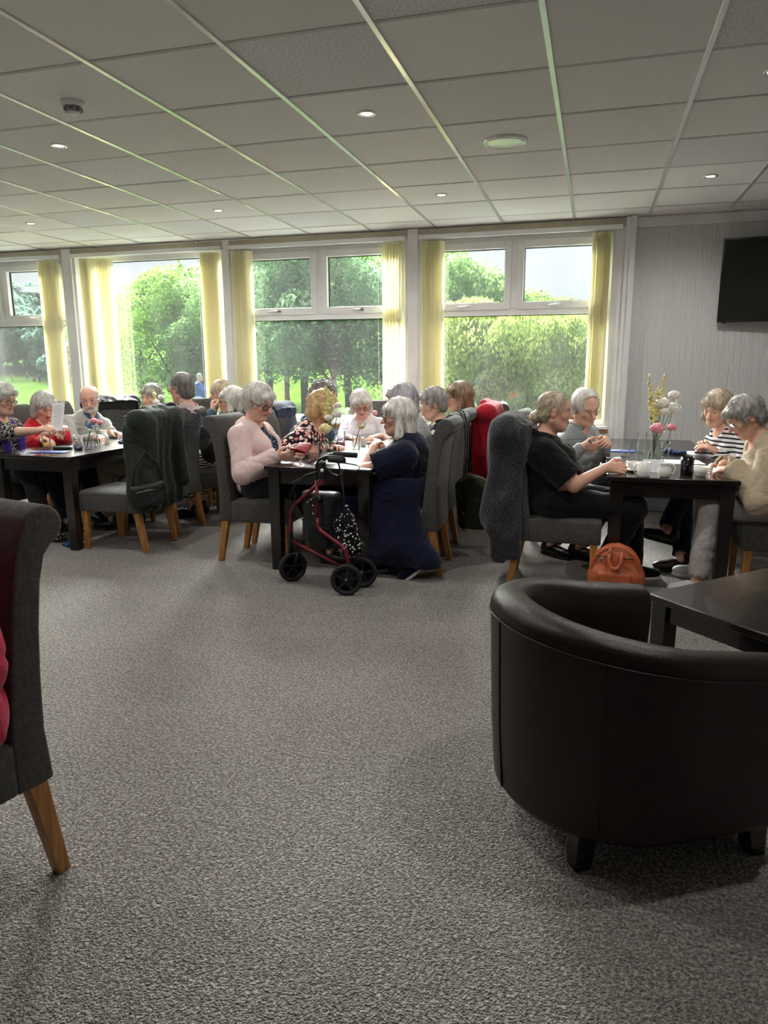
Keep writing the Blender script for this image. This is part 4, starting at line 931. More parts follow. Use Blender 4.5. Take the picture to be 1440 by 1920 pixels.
# ------------------------------------------------------------------ clothes materials
def floral(name, bg, cols, scale, thr=.36, leaf=None):
    m, nt, b = newmat(name); co = coords(nt); nz = N(nt, 'ShaderNodeTexNoise', Scale=scale*2.2, Detail=2); L(nt, co, nz.inputs['Vector'])
    w = N(nt, 'ShaderNodeVectorMath', _operation='MULTIPLY_ADD'); L(nt, nz.outputs['Color'], w.inputs[0]); w.inputs[1].default_value = (.5/scale,)*3; L(nt, co, w.inputs[2])
    v = N(nt, 'ShaderNodeTexVoronoi', Scale=scale); L(nt, w.outputs[0], v.inputs['Vector']); sp = N(nt, 'ShaderNodeSeparateColor'); L(nt, v.outputs['Color'], sp.inputs[0])
    fc = ramp(nt, sp.outputs[0], [(i/len(cols), c) for i, c in enumerate(cols)], 'CONSTANT')
    k = ramp(nt, v.outputs['Distance'], [(0, 'ffffff'), (thr, '000000')], 'CONSTANT'); base = lin(bg)
    bgc = ramp(nt, nz.outputs['Fac'], [(0, bg), (.6, leaf or bg)], 'CONSTANT') if leaf else ramp(nt, nz.outputs['Fac'], [(.3, tuple(x*.8 for x in base[:3])), (.7, bg)])
    L(nt, mixc(nt, k, bgc, fc), b.inputs['Base Color']); b.inputs['Roughness'].default_value = .85; b.inputs['Specular IOR Level'].default_value = .2
    n2 = N(nt, 'ShaderNodeTexNoise', Scale=400.); L(nt, co, n2.inputs['Vector']); bump(nt, b, n2.outputs['Fac'], .2, .001); MATS[name] = m; return m
def striped(name, a, c, period, axis=2, duty=.5, wave=0.):
    m, nt, b = newmat(name); co = coords(nt); sp = N(nt, 'ShaderNodeSeparateXYZ'); L(nt, co, sp.inputs[0]); src = sp.outputs[axis]
    if wave:
        n = N(nt, 'ShaderNodeTexNoise', Scale=22., Detail=2); L(nt, co, n.inputs['Vector']); q = N(nt, 'ShaderNodeMath', _operation='MULTIPLY_ADD'); L(nt, n.outputs['Fac'], q.inputs[0]); q.inputs[1].default_value = wave; L(nt, src, q.inputs[2]); src = q.outputs[0]
    d = N(nt, 'ShaderNodeMath', _operation='DIVIDE'); L(nt, src, d.inputs[0]); d.inputs[1].default_value = period; f = N(nt, 'ShaderNodeMath', _operation='FRACT'); L(nt, d.outputs[0], f.inputs[0])
    L(nt, ramp(nt, f.outputs[0], [(0, a), (duty, c)], 'CONSTANT'), b.inputs['Base Color']); b.inputs['Roughness'].default_value = .85; b.inputs['Specular IOR Level'].default_value = .2
    n2 = N(nt, 'ShaderNodeTexNoise', Scale=350.); L(nt, co, n2.inputs['Vector']); bump(nt, b, n2.outputs['Fac'], .2, .001); MATS[name] = m; return m
K = dict(spec=floral('black_white_speckle', '141214', ['d8d2cc', 'b8b0a8', 'e4e0da'], 95., .40), fl=floral('pink_floral_print', '17141a', ['e8a9a4', 'f0e6e0', 'c9787c', 'e9d9d2', '2a262c', 'd9b0a8'], 34., .50), fl2=floral('dark_leaf_print', '10151c', ['c9b08a', '2e4a55', 'e2d5bc', '1c2c36', '3d5a52', '10151c'], 20., .46),
         dot=floral('navy_dot_print', '1a2836', ['8fa6b8', '55708a', '2a3c4c', 'b8c4cc'], 70., .42), zig=striped('zigzag_print', 'd8d6d2', '151517', .022, 2, .42, .05), stripe=striped('navy_white_stripe', 'e6e6e6', '1d2230', .030, 2, .60), bagfl=floral('black_white_blossom', '0c0c0e', ['cfcfcf', 'a8a8a8', 'e0e0e0', '0c0c0e'], 60., .36))
Fb = lambda n, c, c2=None, **k: fabric(n, c, c2, **k)
BLK = Fb('black_jersey', '0b0b0d', '070708'); NAVY = Fb('navy_jersey', '0d1230', '080c1e', weave=300.); CHAR = Fb('charcoal_trouser', '2b2c2f', '1f2022'); KHAKI = Fb('khaki_trouser', '8c8271', '766d5d'); STONE = Fb('stone_trouser', 'b9b2b0', 'a59d9b'); BROWN = Fb('brown_trouser', '5b4a3d', '463830'); SHOEB = mat('black_shoe_leather', '0e0e10', .35); WHITE_SOLE = mat('white_sole', 'd9d5cc', .6)
Pt = lambda x, y, Y: tuple(ony(x, y, Y))
DG = {'w': 1.35, 'asp': .75}; TG = {'w': .75, 'asp': .72, 'mat': MATS['silver_wire']}; RG = {'w': 1.0, 'asp': .70, 'mat': MATS['red_frame']}
def below(h): return (h[0], h[1])
# 1 woman writing, purple scarf
PEOPLE = {}
def PP(k, *a, **kw): PEOPLE[k] = person(*a, **kw)
PP('lw', 'grey-haired woman in a speckled black top and purple scarf, writing with a pen', (-4.76, 4.80), -90, Pt(6, 748, 4.82), (-92, -14, 0), hands=[(-4.38, 5.0, .77), Pt(112, 804, 4.72)], hand_dirs=[(1, -.2, -.1), (.95, .1, .25)], palm=[None, (0, .5, -.8)], curl=(25, 42), hair=('short', 'silver'),
   top=dict(mat=K['spec'], name='blouse', sleeve=.62, loose=.012, fold=.006), legs=dict(mat=CHAR), glasses=dict(w=.9, asp=.72), girth=1.2, fat=.7, shoes=dict(mat=K['bagfl']), feet=[(-4.25, 4.98, .085), (-4.18, 4.66, .085)], knees=[(-4.33, 4.93, .52), (-4.30, 4.66, .53)])
PP('rw', 'woman with a silver bob and a bright red top reading a sheet of paper', (-4.78, 5.32), -90, Pt(84, 762, 5.28), (-118, -30, 0), hands=[Pt(118, 800, 5.15), Pt(100, 812, 5.08)], hand_dirs=[(.6, -.5, .4), (.8, .2, .1)], curl=(45, 30), hair=('bob', 'silver'), hairvol=.85,
   top=dict(mat=Fb('red_jersey', 'd02a36', 'b01f2c'), name='top', sleeve=.85, loose=.022, fold=.007), legs=dict(mat=CHAR), girth=1.1, fat=.5)
PP('bw', 'bald bearded man in glasses and a pale grey cardigan over a blue collar', (-4.74, 5.84), -112, Pt(168, 748, 5.80), (-150, -14, 3), hands=[Pt(222, 812, 5.72), Pt(190, 822, 5.5)], hand_dirs=[(1, -.1, -.1), (.9, -.2, -.1)], hair=('bald', 'silver'), beard=True, fem=False, girth=1.08, fat=.3,
   top=dict(mat=Fb('pale_grey_knit', 'b3b5af', '9a9c96', weave=200.), name='cardigan', neck='v', vdepth=-.13, inner=Fb('blue_shirt', '4a6a96', '3d5a84'), inner_name='shirt', inner_z=.055, collar=(Fb('blue_shirt', '4a6a96'), .018), fold=.008), legs=dict(mat=BROWN), glasses=TG, scale=1.04, knees=[(-4.30, 5.95, .52), (-4.42, 5.55, .53)], feet=[(-4.2, 5.9, .085), (-4.28, 5.4, .085)], shoes=dict(mat=SHOEB))
PP('bc', 'laughing woman with long grey hair in a black cardigan at the table end', (-4.06, 6.60), 176, Pt(283, 744, 6.46), (172, -10, -6), hands=[Pt(262, 806, 6.12), Pt(240, 806, 6.15)], hair=('long', 'grey'), top=dict(mat=BLK, name='cardigan', open=.055, neck='v', inner=Fb('grey_top', '55565a', '404145'), sleeve=1.), legs=dict(mat=CHAR), smile=1.3, mouth=1., fat=.3)
PP('su', 'grey-haired man in black glasses and a dark tweed suit jacket', (-3.49, 5.31), 92, Pt(340, 728, 5.33), (78, -4, 0), hands=[Pt(248, 812, 5.22), Pt(262, 806, 5.42)], hand_dirs=[(-1, .1, -.1), (-1, .1, -.1)], curl=(35, 35), hair=('crop', 'dgrey'), fem=False, scale=1.05, girth=1.02, fat=.15,
   top=dict(mat=fabric('dark_tweed', '5a5b60', '34353a', 160., .5), name='jacket', neck='round', collar=(Fb('pale_pink_shirt', 'd9c6c0'), .01), fold=.006), legs=dict(mat=KHAKI), glasses=DG, shoes=dict(mat=SHOEB), knees=[(-3.98, 5.18, .53), (-3.95, 5.42, .53)], feet=[(-3.90, 5.12, .085), (-3.86, 5.40, .085)])
PP('sh', 'white-haired woman in glasses with a black shawl and zigzag print skirt', (-3.13, 5.88), 95, Pt(434, 752, 5.86), (110, -6, 0), hands=[(-3.42, 5.70, .80), (-3.45, 5.95, .78)], hair=('bob', 'white'), hairvol=.95, top=dict(mat=BLK, name='shawl', t=.022, loose=.02, neck='round', fold=.008), legs=dict(mat=K['zig'], kind='skirt', len=.75, t=.03), glasses=dict(w=1.0, asp=.8), fat=.4, shoes=dict(mat=SHOEB))
PP('bd', 'balding man resting his chin on his hand behind the white-haired woman', (-3.32, 6.42), 90, Pt(412, 738, 6.40), (85, -5, 0), hands=[Pt(398, 756, 6.30), (-3.65, 6.5, .78)], hand_dirs=[(-.15, .2, 1), None], curl=(60, 30), palm=[(.6, .6, 0), None], hair=('receding', 'ash'), fem=False, scale=1.03, top=dict(mat=Fb('slate_blue_shirt', '4d6476', '3c5060'), name='shirt', neck='collar'), legs=dict(mat=CHAR), fat=.3)
# middle table
PP('pk', 'white-haired woman in black glasses and a pale pink cardigan looking at a red case', (-2.275, 4.665), -92, Pt(486, 754, 4.66), (-104, -22, 0), hands=[Pt(572, 846, 4.72), Pt(535, 856, 4.50)], hand_dirs=[(.85, -.25, .12), (.95, .1, .02)], palm=[(.1, -.7, .6), (0, .75, .3)], curl=(38, 34), hair=('short', 'white'), hairvol=1.35, res=.0046, gres=.008,
   top=dict(mat=Fb('pale_pink_knit', 'ddc5c2', 'c9afac', weave=260.), name='cardigan', open=.062, neck='v', inner=K['dot'], loose=.014, t=.018, fold=.0065, ff=18., hem=.11), legs=dict(mat=CHAR), glasses=DG, girth=1.14, fat=.55, nose=1.02, shoes=dict(mat=SHOEB), knees=[(-1.83, 4.80, .52), (-1.84, 4.60, .52)], feet=[(-1.80, 4.85, .085), (-1.74, 4.62, .085)], elbows=[None, (-.25, -.5, -.85)])
PP('fl', 'blonde woman in a pink and black floral blouse, her face turned to the window', (-2.28, 5.20), -88, Pt(606, 764, 5.20), (-52, -16, 0), hands=[Pt(640, 848, 5.25), Pt(575, 836, 5.0)], hair=('curlybob', 'blonde'), top=dict(mat=K['fl'], name='blouse', loose=.018, fold=.007, t=.018), legs=dict(mat=BLK), girth=1.15, fat=.5)
PP('cu', 'curly grey-haired person almost hidden behind the blonde woman', (-2.36, 5.80), -90, Pt(609, 742, 5.85), (-80, -5, 0), hands=[None, None], hair=('curly', 'dgrey'), top=dict(mat=Fb('royal_blue_top', '2a4a86', '203a6c'), name='top'), legs=dict(mat=CHAR), eyes=False)
PP('wh', 'woman with a straight white bob and a white v-neck blouse looking down', (-2.06, 6.52), 180, Pt(677, 757, 6.42), (-158, -28, 4), hands=[Pt(697, 820, 6.10), Pt(664, 822, 6.06)], hand_dirs=[(-.8, -.5, -.1), (.8, -.5, -.1)], hair=('bob', 'white'), hairvol=.8, top=dict(mat=Fb('white_blouse', 'e4e2e6', 'd2d0d6'), name='blouse', sleeve=.45, neck='v', loose=.02), legs=dict(mat=CHAR), glasses=RG, fat=.4)
NVX = [('+', Cone(V3(-.13, .0, .50), V3(-.23, -.04, .20), .15, .16), .06), ('+', Cone(V3(-.20, -.06, .30), V3(-.26, -.13, .16), .08, .10), .06), ('+', Cone(V3(-.14, .14, .47), V3(-.22, .12, .15), .14, .15), .06), ('+', Cone(V3(-.12, .34, .46), V3(-.16, .30, .14), .12, .13), .06), ('+', Cone(V3(.10, .30, .46), V3(.05, .28, .13), .12, .13), .06), ('-', Half((0, 0, .045), (0, 0, -1)), .01)]
PP('nv', 'heavy woman with long white hair and glasses in a long navy dress', (-1.215, 4.715), 92, Pt(746, 782, 4.70), (112, -3, 0), hands=[Pt(699, 834, 4.74), Pt(706, 826, 4.92)], hand_dirs=[(-.35, .9, .15), (-.5, .6, .3)], palm=[(.5, .2, -.7), None], elbows=[(.1, -.8, -.5), None], curl=(30, 40), hair=('long', 'white'), hairvol=.95, res=.0046, gres=.008, lres=.010,
   top=dict(mat=NAVY, name='dress', sleeve=.36, loose=.03, t=.016, hem=.08, fold=.004, neck='round'), legs=dict(mat=NAVY, kind='skirt', len=1.08, t=.05, extra=NVX, fold=.005), glasses=dict(w=1.3, asp=.7, mat=mat('tortoise_frame', '5c5650', .3)), girth=1.38, fat=.9, skin='d0a08a', shoes=dict(mat=NAVY, sole=WHITE_SOLE, dir=[(-.75, -.15, -.62), (-1, 0, -.05)]), feet=[(-1.02, 4.42, .15), (-1.36, 4.50, .085)], knees=[(-1.58, 4.56, .49), (-1.58, 4.84, .50)])
PP('pu', 'woman with lilac-grey hair and a silver cardigan sitting behind the navy dress', (-1.22, 5.20), 92, Pt(752, 752, 5.18), (88, -10, 0), hands=[None, None], hair=('bob', 'lilac'), top=dict(mat=Fb('silver_knit', 'a5a5a5', '7c7c7e', weave=180.), name='cardigan', loose=.015), legs=dict(mat=CHAR), girth=1.1, eyes=False)
PP('f2', 'short-haired woman in thin glasses and a dark leafy floral blouse', (-1.23, 5.66), 95, Pt(811, 757, 5.66), (114, -14, 0), hands=[(-1.50, 5.50, .78), (-1.5, 5.8, .78)], hair=('short', 'grey'), top=dict(mat=K['fl2'], name='blouse', sleeve=.75, loose=.02, fold=.006), legs=dict(mat=STONE), glasses=TG, girth=1.2, fat=.6, earring=True)
PP('bo', 'woman with a brown-grey bob, red glasses and a pale peach jacket', (-1.11, 6.12), 95, Pt(860, 744, 6.12), (112, -6, 0), hands=[(-1.5, 6.0, .78), (-1.5, 6.3, .78)], hair=('bob', 'brown'), hairvol=.95, top=dict(mat=Fb('peach_jacket', 'd9b5a6', 'c79f90'), name='jacket', open=.05, neck='v', inner=Fb('white_shirt', 'd9d4d0')), legs=dict(mat=CHAR), glasses=RG, fat=.4)
# right table
PP('bn', 'woman in a black t-shirt with fair hair in a bun, reaching for a teacup', (-.22, 4.62), -88, Pt(1040, 771, 4.62), (-84, -6, 0), hands=[(.12, 4.78, .56), Pt(1160, 877, 4.56)], hand_dirs=[(.9, .1, -.2), (1, .12, .03)], palm=[None, (0, .9, -.3)], curl=(25, 38), elbows=[None, (-.2, -.6, -.8)], hair=('bun', 'ash'), res=.0046, gres=.008,
   top=dict(mat=BLK, name='t_shirt', sleeve=.41, loose=.026, t=.016, fold=.006, hem=.12), legs=dict(mat=BLK, t=.02), girth=1.42, fat=.8, smile=.8, nose=1.02, skin='d8a690', shoes=dict(mat=BLK, sole=WHITE_SOLE, dir=[(.9, .2, -.0), (.9, -.25, -.0)]), knees=[(.26, 4.72, .51), (.27, 4.54, .51)], feet=[(.30, 4.78, .085), (.10, 4.58, .085)])
PP('gm', 'white-haired man in glasses and a grey collared sweater, hands together', (-.10, 5.60), -122, Pt(1098, 764, 5.48), (-142, -24, 10), hands=[Pt(1140, 826, 5.28), Pt(1112, 838, 5.22)], hand_dirs=[(.1, -.8, .1), (.9, .2, .0)], palm=[(-.7, .0, -.6), (0, .9, .3)], curl=(40, 40), hair=('receding', 'white'), fem=False, girth=1.16, fat=.6, smile=.5, mouth=.6, scale=1.03, nose=1.06,
   top=dict(mat=striped('grey_pinstripe_knit', '8f9496', '4e5458', .105, 2, .965), name='sweater', neck='v', vdepth=-.10, inner=Fb('pink_shirt', 'b78a92', 'a1757d'), inner_name='shirt', inner_z=.055, collar=(Fb('grey_collar_knit', '8f9496'), .03), fold=.008), legs=dict(mat=CHAR), glasses=TG, shoes=dict(mat=SHOEB), feet=[(-.05, 5.2, .085), (-.25, 5.25, .085)], knees=[(.22, 5.48, .52), (.08, 5.30, .52)])
PP('st', 'smiling woman with a white fringe in a navy striped top', (1.06, 5.62), 118, Pt(1344, 766, 5.56), (142, -20, -5), hands=[(.78, 5.36, .77), (.72, 5.56, .77)], hair=('bob', 'ash'), hairvol=.8, top=dict(mat=K['stripe'], name='top', sleeve=1., fold=.006), legs=dict(mat=Fb('navy_trouser', '1c2236', '151a2a')), smile=1.2, mouth=.8, fat=.5, shoes=dict(mat=mat('brown_shoe_leather', '2e1c16', .4), dir=[(-.9, -.2, .25), (-.95, -.2, 0)]), feet=[(.52, 5.10, .26), (.62, 5.05, .085)], knees=[(.66, 5.38, .56), (.66, 5.50, .50)])
PP('be', 'woman with cropped grey hair, gold hoop earrings and a beige jacket, writing', (1.17, 4.72), 92, Pt(1397, 782, 4.70), (96, -34, 0), hands=[Pt(1352, 880, 4.62), Pt(1336, 872, 4.90)], hand_dirs=[(-.95, .25, -.05), (-.9, -.2, -.1)], curl=(30, 48), elbows=[(.1, -.5, -.9), None], hair=('short', 'grey'), hairvol=.9, res=.0046, gres=.008,
   top=dict(mat=Fb('beige_jacket', 'b7a891', 'a1927b', weave=240.), name='jacket', loose=.018, t=.02, fold=.006, ff=18., neck='round', hem=.11), legs=dict(mat=STONE, t=.016), glasses=TG, girth=1.15, fat=.5, earring=True, smile=.4, shoes=dict(mat=mat('white_trainer', 'c9c6c2', .6), sole=WHITE_SOLE, dir=[(-.95, -.3, 0), (-.95, .1, 0)]), feet=[(.66, 4.55, .085), (.74, 4.92, .085)], knees=[(.71, 4.58, .535), (.72, 4.86, .52)])
PP('fg', 'person in a crimson long-sleeved top sitting on the chair nearest the room centre', (-1.50, 1.20), 166, (-1.57, 1.10, 1.22), (170, -10, 0), hands=[(-1.42, .90, .60), (-1.9, 1.0, .60)], elbows=[(.9, .1, -.5), None], hair=('short', 'grey'), top=dict(mat=Fb('crimson_top', 'b3173f', '921032'), name='top', loose=.03, t=.03, fold=.012, ff=18.), legs=dict(mat=CHAR), girth=1.2, shoes=dict(mat=SHOEB))
# ------------------------------------------------------------------ outdoors
def leaf_mat(name, cols, tr=.55):
    m, nt, b = newmat(name); out = nt.nodes['Material Output']; oi = N(nt, 'ShaderNodeObjectInfo'); co = coords(nt)
    n = N(nt, 'ShaderNodeTexNoise', Scale=.9, Detail=3); L(nt, co, n.inputs['Vector']); n2 = N(nt, 'ShaderNodeTexWhiteNoise'); L(nt, co, n2.inputs['Vector'])
    n3 = N(nt, 'ShaderNodeTexNoise', Scale=9., Detail=1); L(nt, co, n3.inputs['Vector'])
    a = N(nt, 'ShaderNodeMath', _operation='MULTIPLY_ADD'); L(nt, n3.outputs['Fac'], a.inputs[0]); a.inputs[1].default_value = .7; a.inputs[2].default_value = -.35
    s = N(nt, 'ShaderNodeMath', _operation='ADD'); L(nt, n.outputs['Fac'], s.inputs[0]); L(nt, a.outputs[0], s.inputs[1])
    c = ramp(nt, s.outputs[0], [(.25+.5*i/(len(cols)-1), x) for i, x in enumerate(cols)]); c = mixc(nt, 1., c, ramp(nt, oi.outputs['Random'], [(0, 'e2e8e2'), (1, 'ffffff')]), 'MULTIPLY')
    L(nt, c, b.inputs['Base Color']); b.inputs['Roughness'].default_value = .7; b.inputs['Specular IOR Level'].default_value = .1
    t = N(nt, 'ShaderNodeBsdfTranslucent'); L(nt, c, t.inputs['Color']); mx = N(nt, 'ShaderNodeMixShader', Fac=tr); L(nt, b.outputs[0], mx.inputs[1]); L(nt, t.outputs[0], mx.inputs[2]); L(nt, mx.outputs[0], out.inputs[0]); MATS[name] = m; return m
LK = .95                                      # scales leaf colours, kept pale because the backlit crowns render too dark
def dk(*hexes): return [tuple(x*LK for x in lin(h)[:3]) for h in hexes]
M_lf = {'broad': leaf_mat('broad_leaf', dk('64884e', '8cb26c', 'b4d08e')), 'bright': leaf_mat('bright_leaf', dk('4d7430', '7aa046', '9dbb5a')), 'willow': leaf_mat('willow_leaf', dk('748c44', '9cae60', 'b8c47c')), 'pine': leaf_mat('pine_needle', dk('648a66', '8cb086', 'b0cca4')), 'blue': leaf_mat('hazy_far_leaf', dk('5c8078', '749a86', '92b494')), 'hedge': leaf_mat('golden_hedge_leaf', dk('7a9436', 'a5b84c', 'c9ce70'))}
M_bark = mat('bark', tuple(x*.7 for x in lin('4a3f36')[:3]), .9, tuple(x*.7 for x in lin('2e2722')[:3]), 14., 40., .6, .02, scale=(1, 1, .25)); M_pbark = mat('red_pine_bark', tuple(x*.7 for x in lin('8a6248')[:3]), .9, tuple(x*.7 for x in lin('5a3e30')[:3]), 9., 30., .6, .02, scale=(1, 1, .3))
def gz(x, y):                                 # lie of the land
    d = math.hypot(x, y); a = math.atan2(-x, y)
    z = np.interp(d, [6, 12, 30, 60, 110, 160, 210, 260, 330, 420, 600], [-.45, -.45, -.65, -1.2, -2.2, -2.4, 1.0, 6., 13, 22, 34])
    return float(z)
vs = []; fs = []; RR = [7.4, 9, 11, 14, 18, 24, 32, 42, 56, 75, 95, 115, 135, 155, 170, 185, 200, 215, 230, 250, 270, 300, 335, 370, 410, 460, 540, 600]; AA = np.linspace(-1.3, 1.0, 60)
AA = np.linspace(-1.45, 1.45, 64)
for r in RR:
    for a in AA:
        x = -r*math.sin(a)/max(math.cos(a), .12) if r < 8 else -r*math.sin(a); y = max(r*math.cos(a), WALL_Y+.21); vs.append((x, y, gz(x, y)))
m_ = len(AA)
for i in range(len(RR)-1):
    for j in range(m_-1): fs.append((i*m_+j, i*m_+j+1, (i+1)*m_+j+1, (i+1)*m_+j))
LK = .20  # grass colours cut to a fifth so the strong sun doesn't bleach them
def grass_mat():
    m, nt, b = newmat('mown_grass'); co = coords(nt); n = N(nt, 'ShaderNodeTexNoise', Scale=.16, Detail=5); L(nt, co, n.inputs['Vector']); n2 = N(nt, 'ShaderNodeTexNoise', Scale=9., Detail=4); L(nt, co, n2.inputs['Vector'])
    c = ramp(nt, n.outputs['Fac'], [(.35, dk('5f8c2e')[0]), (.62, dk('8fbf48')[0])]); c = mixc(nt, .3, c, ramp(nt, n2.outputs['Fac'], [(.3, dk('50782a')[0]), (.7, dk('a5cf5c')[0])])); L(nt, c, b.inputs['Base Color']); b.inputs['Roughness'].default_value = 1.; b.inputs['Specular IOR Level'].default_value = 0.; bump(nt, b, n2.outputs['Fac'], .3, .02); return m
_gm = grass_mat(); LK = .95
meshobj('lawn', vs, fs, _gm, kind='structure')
# --- crowns: thousands of small leaves around a set of boughs
def crown_mesh(name, blobs, n, size, seed, m, droop=0., long=1.):
    r = np.random.RandomState(seed); w = np.array([b[1][0]*b[1][1] for b in blobs]); w = w/w.sum(); k = r.choice(len(blobs), n, p=w)
    C = np.array([b[0] for b in blobs])[k]; S = np.array([b[1] for b in blobs])[k]
    d = r.normal(size=(n, 3)); d /= np.linalg.norm(d, axis=1)[:, None]; d[:, 2] = np.where(r.rand(n) < .55, np.abs(d[:, 2]), d[:, 2]); rad = (r.rand(n)**.33)*.5+.55; P = C+d*S*rad[:, None]
    nn = d*.7+r.normal(size=(n, 3))*.7; nn /= np.linalg.norm(nn, axis=1)[:, None]; u = np.cross(nn, r.normal(size=(n, 3))); 
    if droop: u = u*(1-droop)+np.array([0, 0, -1.])*droop*2
    u /= np.linalg.norm(u, axis=1)[:, None]; v = np.cross(nn, u); v /= np.linalg.norm(v, axis=1)[:, None]+1e-9; s = size*r.uniform(.6, 1.3, n)[:, None]
    V = np.stack([P-u*s*long*.5, P+v*s*.34+nn*s*.06, P+u*s*long*.5, P-v*s*.34+nn*s*.06], 1).reshape(-1, 3); Q = np.arange(4*n).reshape(-1, 4)
    me = fast_mesh(name, V, Q); me.polygons.foreach_set('use_smooth', np.zeros(n, bool)); me.materials.append(m); return me
def blobs_round(seed, R, H, z0, n, sq=1.):
    r = np.random.RandomState(seed); o = []
    for i in range(n):
        a = r.uniform(0, 6.283); t = r.uniform(0, 1); zz = z0+H*t; rr = R*math.sqrt(max(1-((t-.42)/.62)**2, .05))*r.uniform(.35, .82); b = R*r.uniform(.26, .42)
        o.append(((rr*math.cos(a), rr*math.sin(a), zz), (b, b, b*.75*sq)))
    return o+[((0, 0, z0+H*.45), (R*.6, R*.6, H*.42))]
def tree_mesh(key, seed, R, H, z0, n, size, m, tr=.16, bark=None, droop=0., long=1., nb=26, limbs=7, conic=False):
    if conic:
        r = np.random.RandomState(seed); bl = []
        for i in range(nb): t = (i+.5)/nb; rr = R*(1-t)**.8+.12; a = i*2.4; bl.append(((rr*.55*math.cos(a), rr*.55*math.sin(a), z0+H*t), (rr*.62, rr*.62, H/nb*1.1)))
    else: bl = blobs_round(seed, R, H, z0, nb)
    cm = crown_mesh('foliage', bl, n, size, seed, m, droop, long); b = MB(); r = random.Random(seed)
    b.tube([(0, 0, -.3), (.03*R, .02*R, z0*.6), (-.02*R, .03*R, z0+H*.3), (0, 0, z0+H*.8)], [tr, tr*.8, tr*.55, tr*.12], 8)
    for i in range(limbs):
        q = bl[r.randrange(len(bl))][0]; zb = z0*.7+r.random()*H*.35; b.tube([(0, 0, zb), (q[0]*.5, q[1]*.5, (zb+q[2])/2+.1), q], [tr*.42, tr*.28, tr*.1], 5)
    tm = b.mesh('trunk'); tm.materials.append(bark or M_bark); return cm, tm
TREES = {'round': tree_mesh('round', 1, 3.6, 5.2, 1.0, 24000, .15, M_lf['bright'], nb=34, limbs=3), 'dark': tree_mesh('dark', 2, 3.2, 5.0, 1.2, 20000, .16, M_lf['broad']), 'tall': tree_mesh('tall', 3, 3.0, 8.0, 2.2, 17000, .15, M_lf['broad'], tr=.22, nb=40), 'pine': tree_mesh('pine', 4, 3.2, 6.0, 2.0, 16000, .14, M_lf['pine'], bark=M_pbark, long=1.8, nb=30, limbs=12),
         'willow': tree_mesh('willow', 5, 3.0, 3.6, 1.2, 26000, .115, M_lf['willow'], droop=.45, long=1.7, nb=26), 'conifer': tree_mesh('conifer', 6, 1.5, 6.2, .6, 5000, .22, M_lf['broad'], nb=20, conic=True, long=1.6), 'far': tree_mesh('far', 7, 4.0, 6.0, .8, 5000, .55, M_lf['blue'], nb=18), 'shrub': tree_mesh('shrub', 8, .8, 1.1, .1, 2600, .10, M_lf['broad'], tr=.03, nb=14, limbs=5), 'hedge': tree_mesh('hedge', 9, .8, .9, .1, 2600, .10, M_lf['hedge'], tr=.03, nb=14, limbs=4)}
def tree(kind, px, dist, s, label, cat='tree', sz=None, rot=None, group=None, dz=0.):
    d = _ray(px, 700); d.z = 0; d.normalize(); x, y = d.x*dist, d.y*dist
    root = thing({'tree': 'tree', 'shrub': 'shrub', 'hedge': 'hedge'}.get(cat, 'tree'), label, cat, (x, y, gz(x, y)+dz), random.uniform(0, 360) if rot is None else rot, group); root.scale = (s, s, sz or s)
    for nm, me in zip(('foliage', 'trunk'), TREES[kind]): o = bpy.data.objects.new(nm, me); link(o, root, kind='stuff' if nm == 'foliage' else None)
    return root
tree('round', 330, 40, 1.28, 'big round bright green tree beyond the single pane window', sz=1.0, rot=20)
tree('conifer', 348, 43, 1.15, 'slender dark tree with a thin pointed leader rising over the round tree', rot=0)
tree('round', 268, 52, 1.05, 'smaller rounded green tree standing left of the big round one', rot=140)
tree('dark', 415, 36, 1.0, 'dark leafy tree behind the man in the blue vest', rot=60)
tree('dark', 215, 70, 1.5, 'dark green tree at the edge of the golf green, behind the gathered blind', rot=200)
tree('tall', 500, 33, 1.05, 'tall leafy tree filling the upper half of the pine tree window', rot=30)
tree('tall', 572, 29, .92, 'tall tree with a dark trunk standing on the lawn', rot=100)
tree('tall', 655, 38, 1.12, 'tall airy tree behind the pine with sky showing through', rot=190)
tree('pine', 622, 25, .80, 'bushy pine with a reddish trunk in the middle window', rot=0)
tree('pine', 540, 27, .74, 'low spreading pine growing next to the dark-trunked tree', rot=120)
tree('dark', 722, 27, .92, 'dark bushy tree beside the pine, behind the fanned blind slats', rot=250)
tree('dark', 880, 31, 1.02, 'round-topped green tree rising above the window transom', sz=1.12, rot=10)
tree('willow', 905, 19, .68, 'pale yellow-green willow with a forked trunk by the window', rot=40)
tree('willow', 1010, 17.5, .60, 'broad pale green willow in the middle of the window by the wallpapered wall', rot=160)
tree('dark', 1095, 24, .58, 'dark green tree peeping out behind the pale willows', rot=80)
tree('round', 1010, 30, .82, 'green tree whose crown just clears the transom behind the willow', sz=.68, rot=300)
tree('dark', 820, 34, 1.05, 'dark tree in the gap between two windows', rot=310)
tree('round', 460, 44, 1.2, 'rounded green tree at the back of the lawn', rot=220)
tree('willow', 1160, 22, .7, 'pale willow half hidden by the window pier', rot=33)
rr_ = random.Random(5)
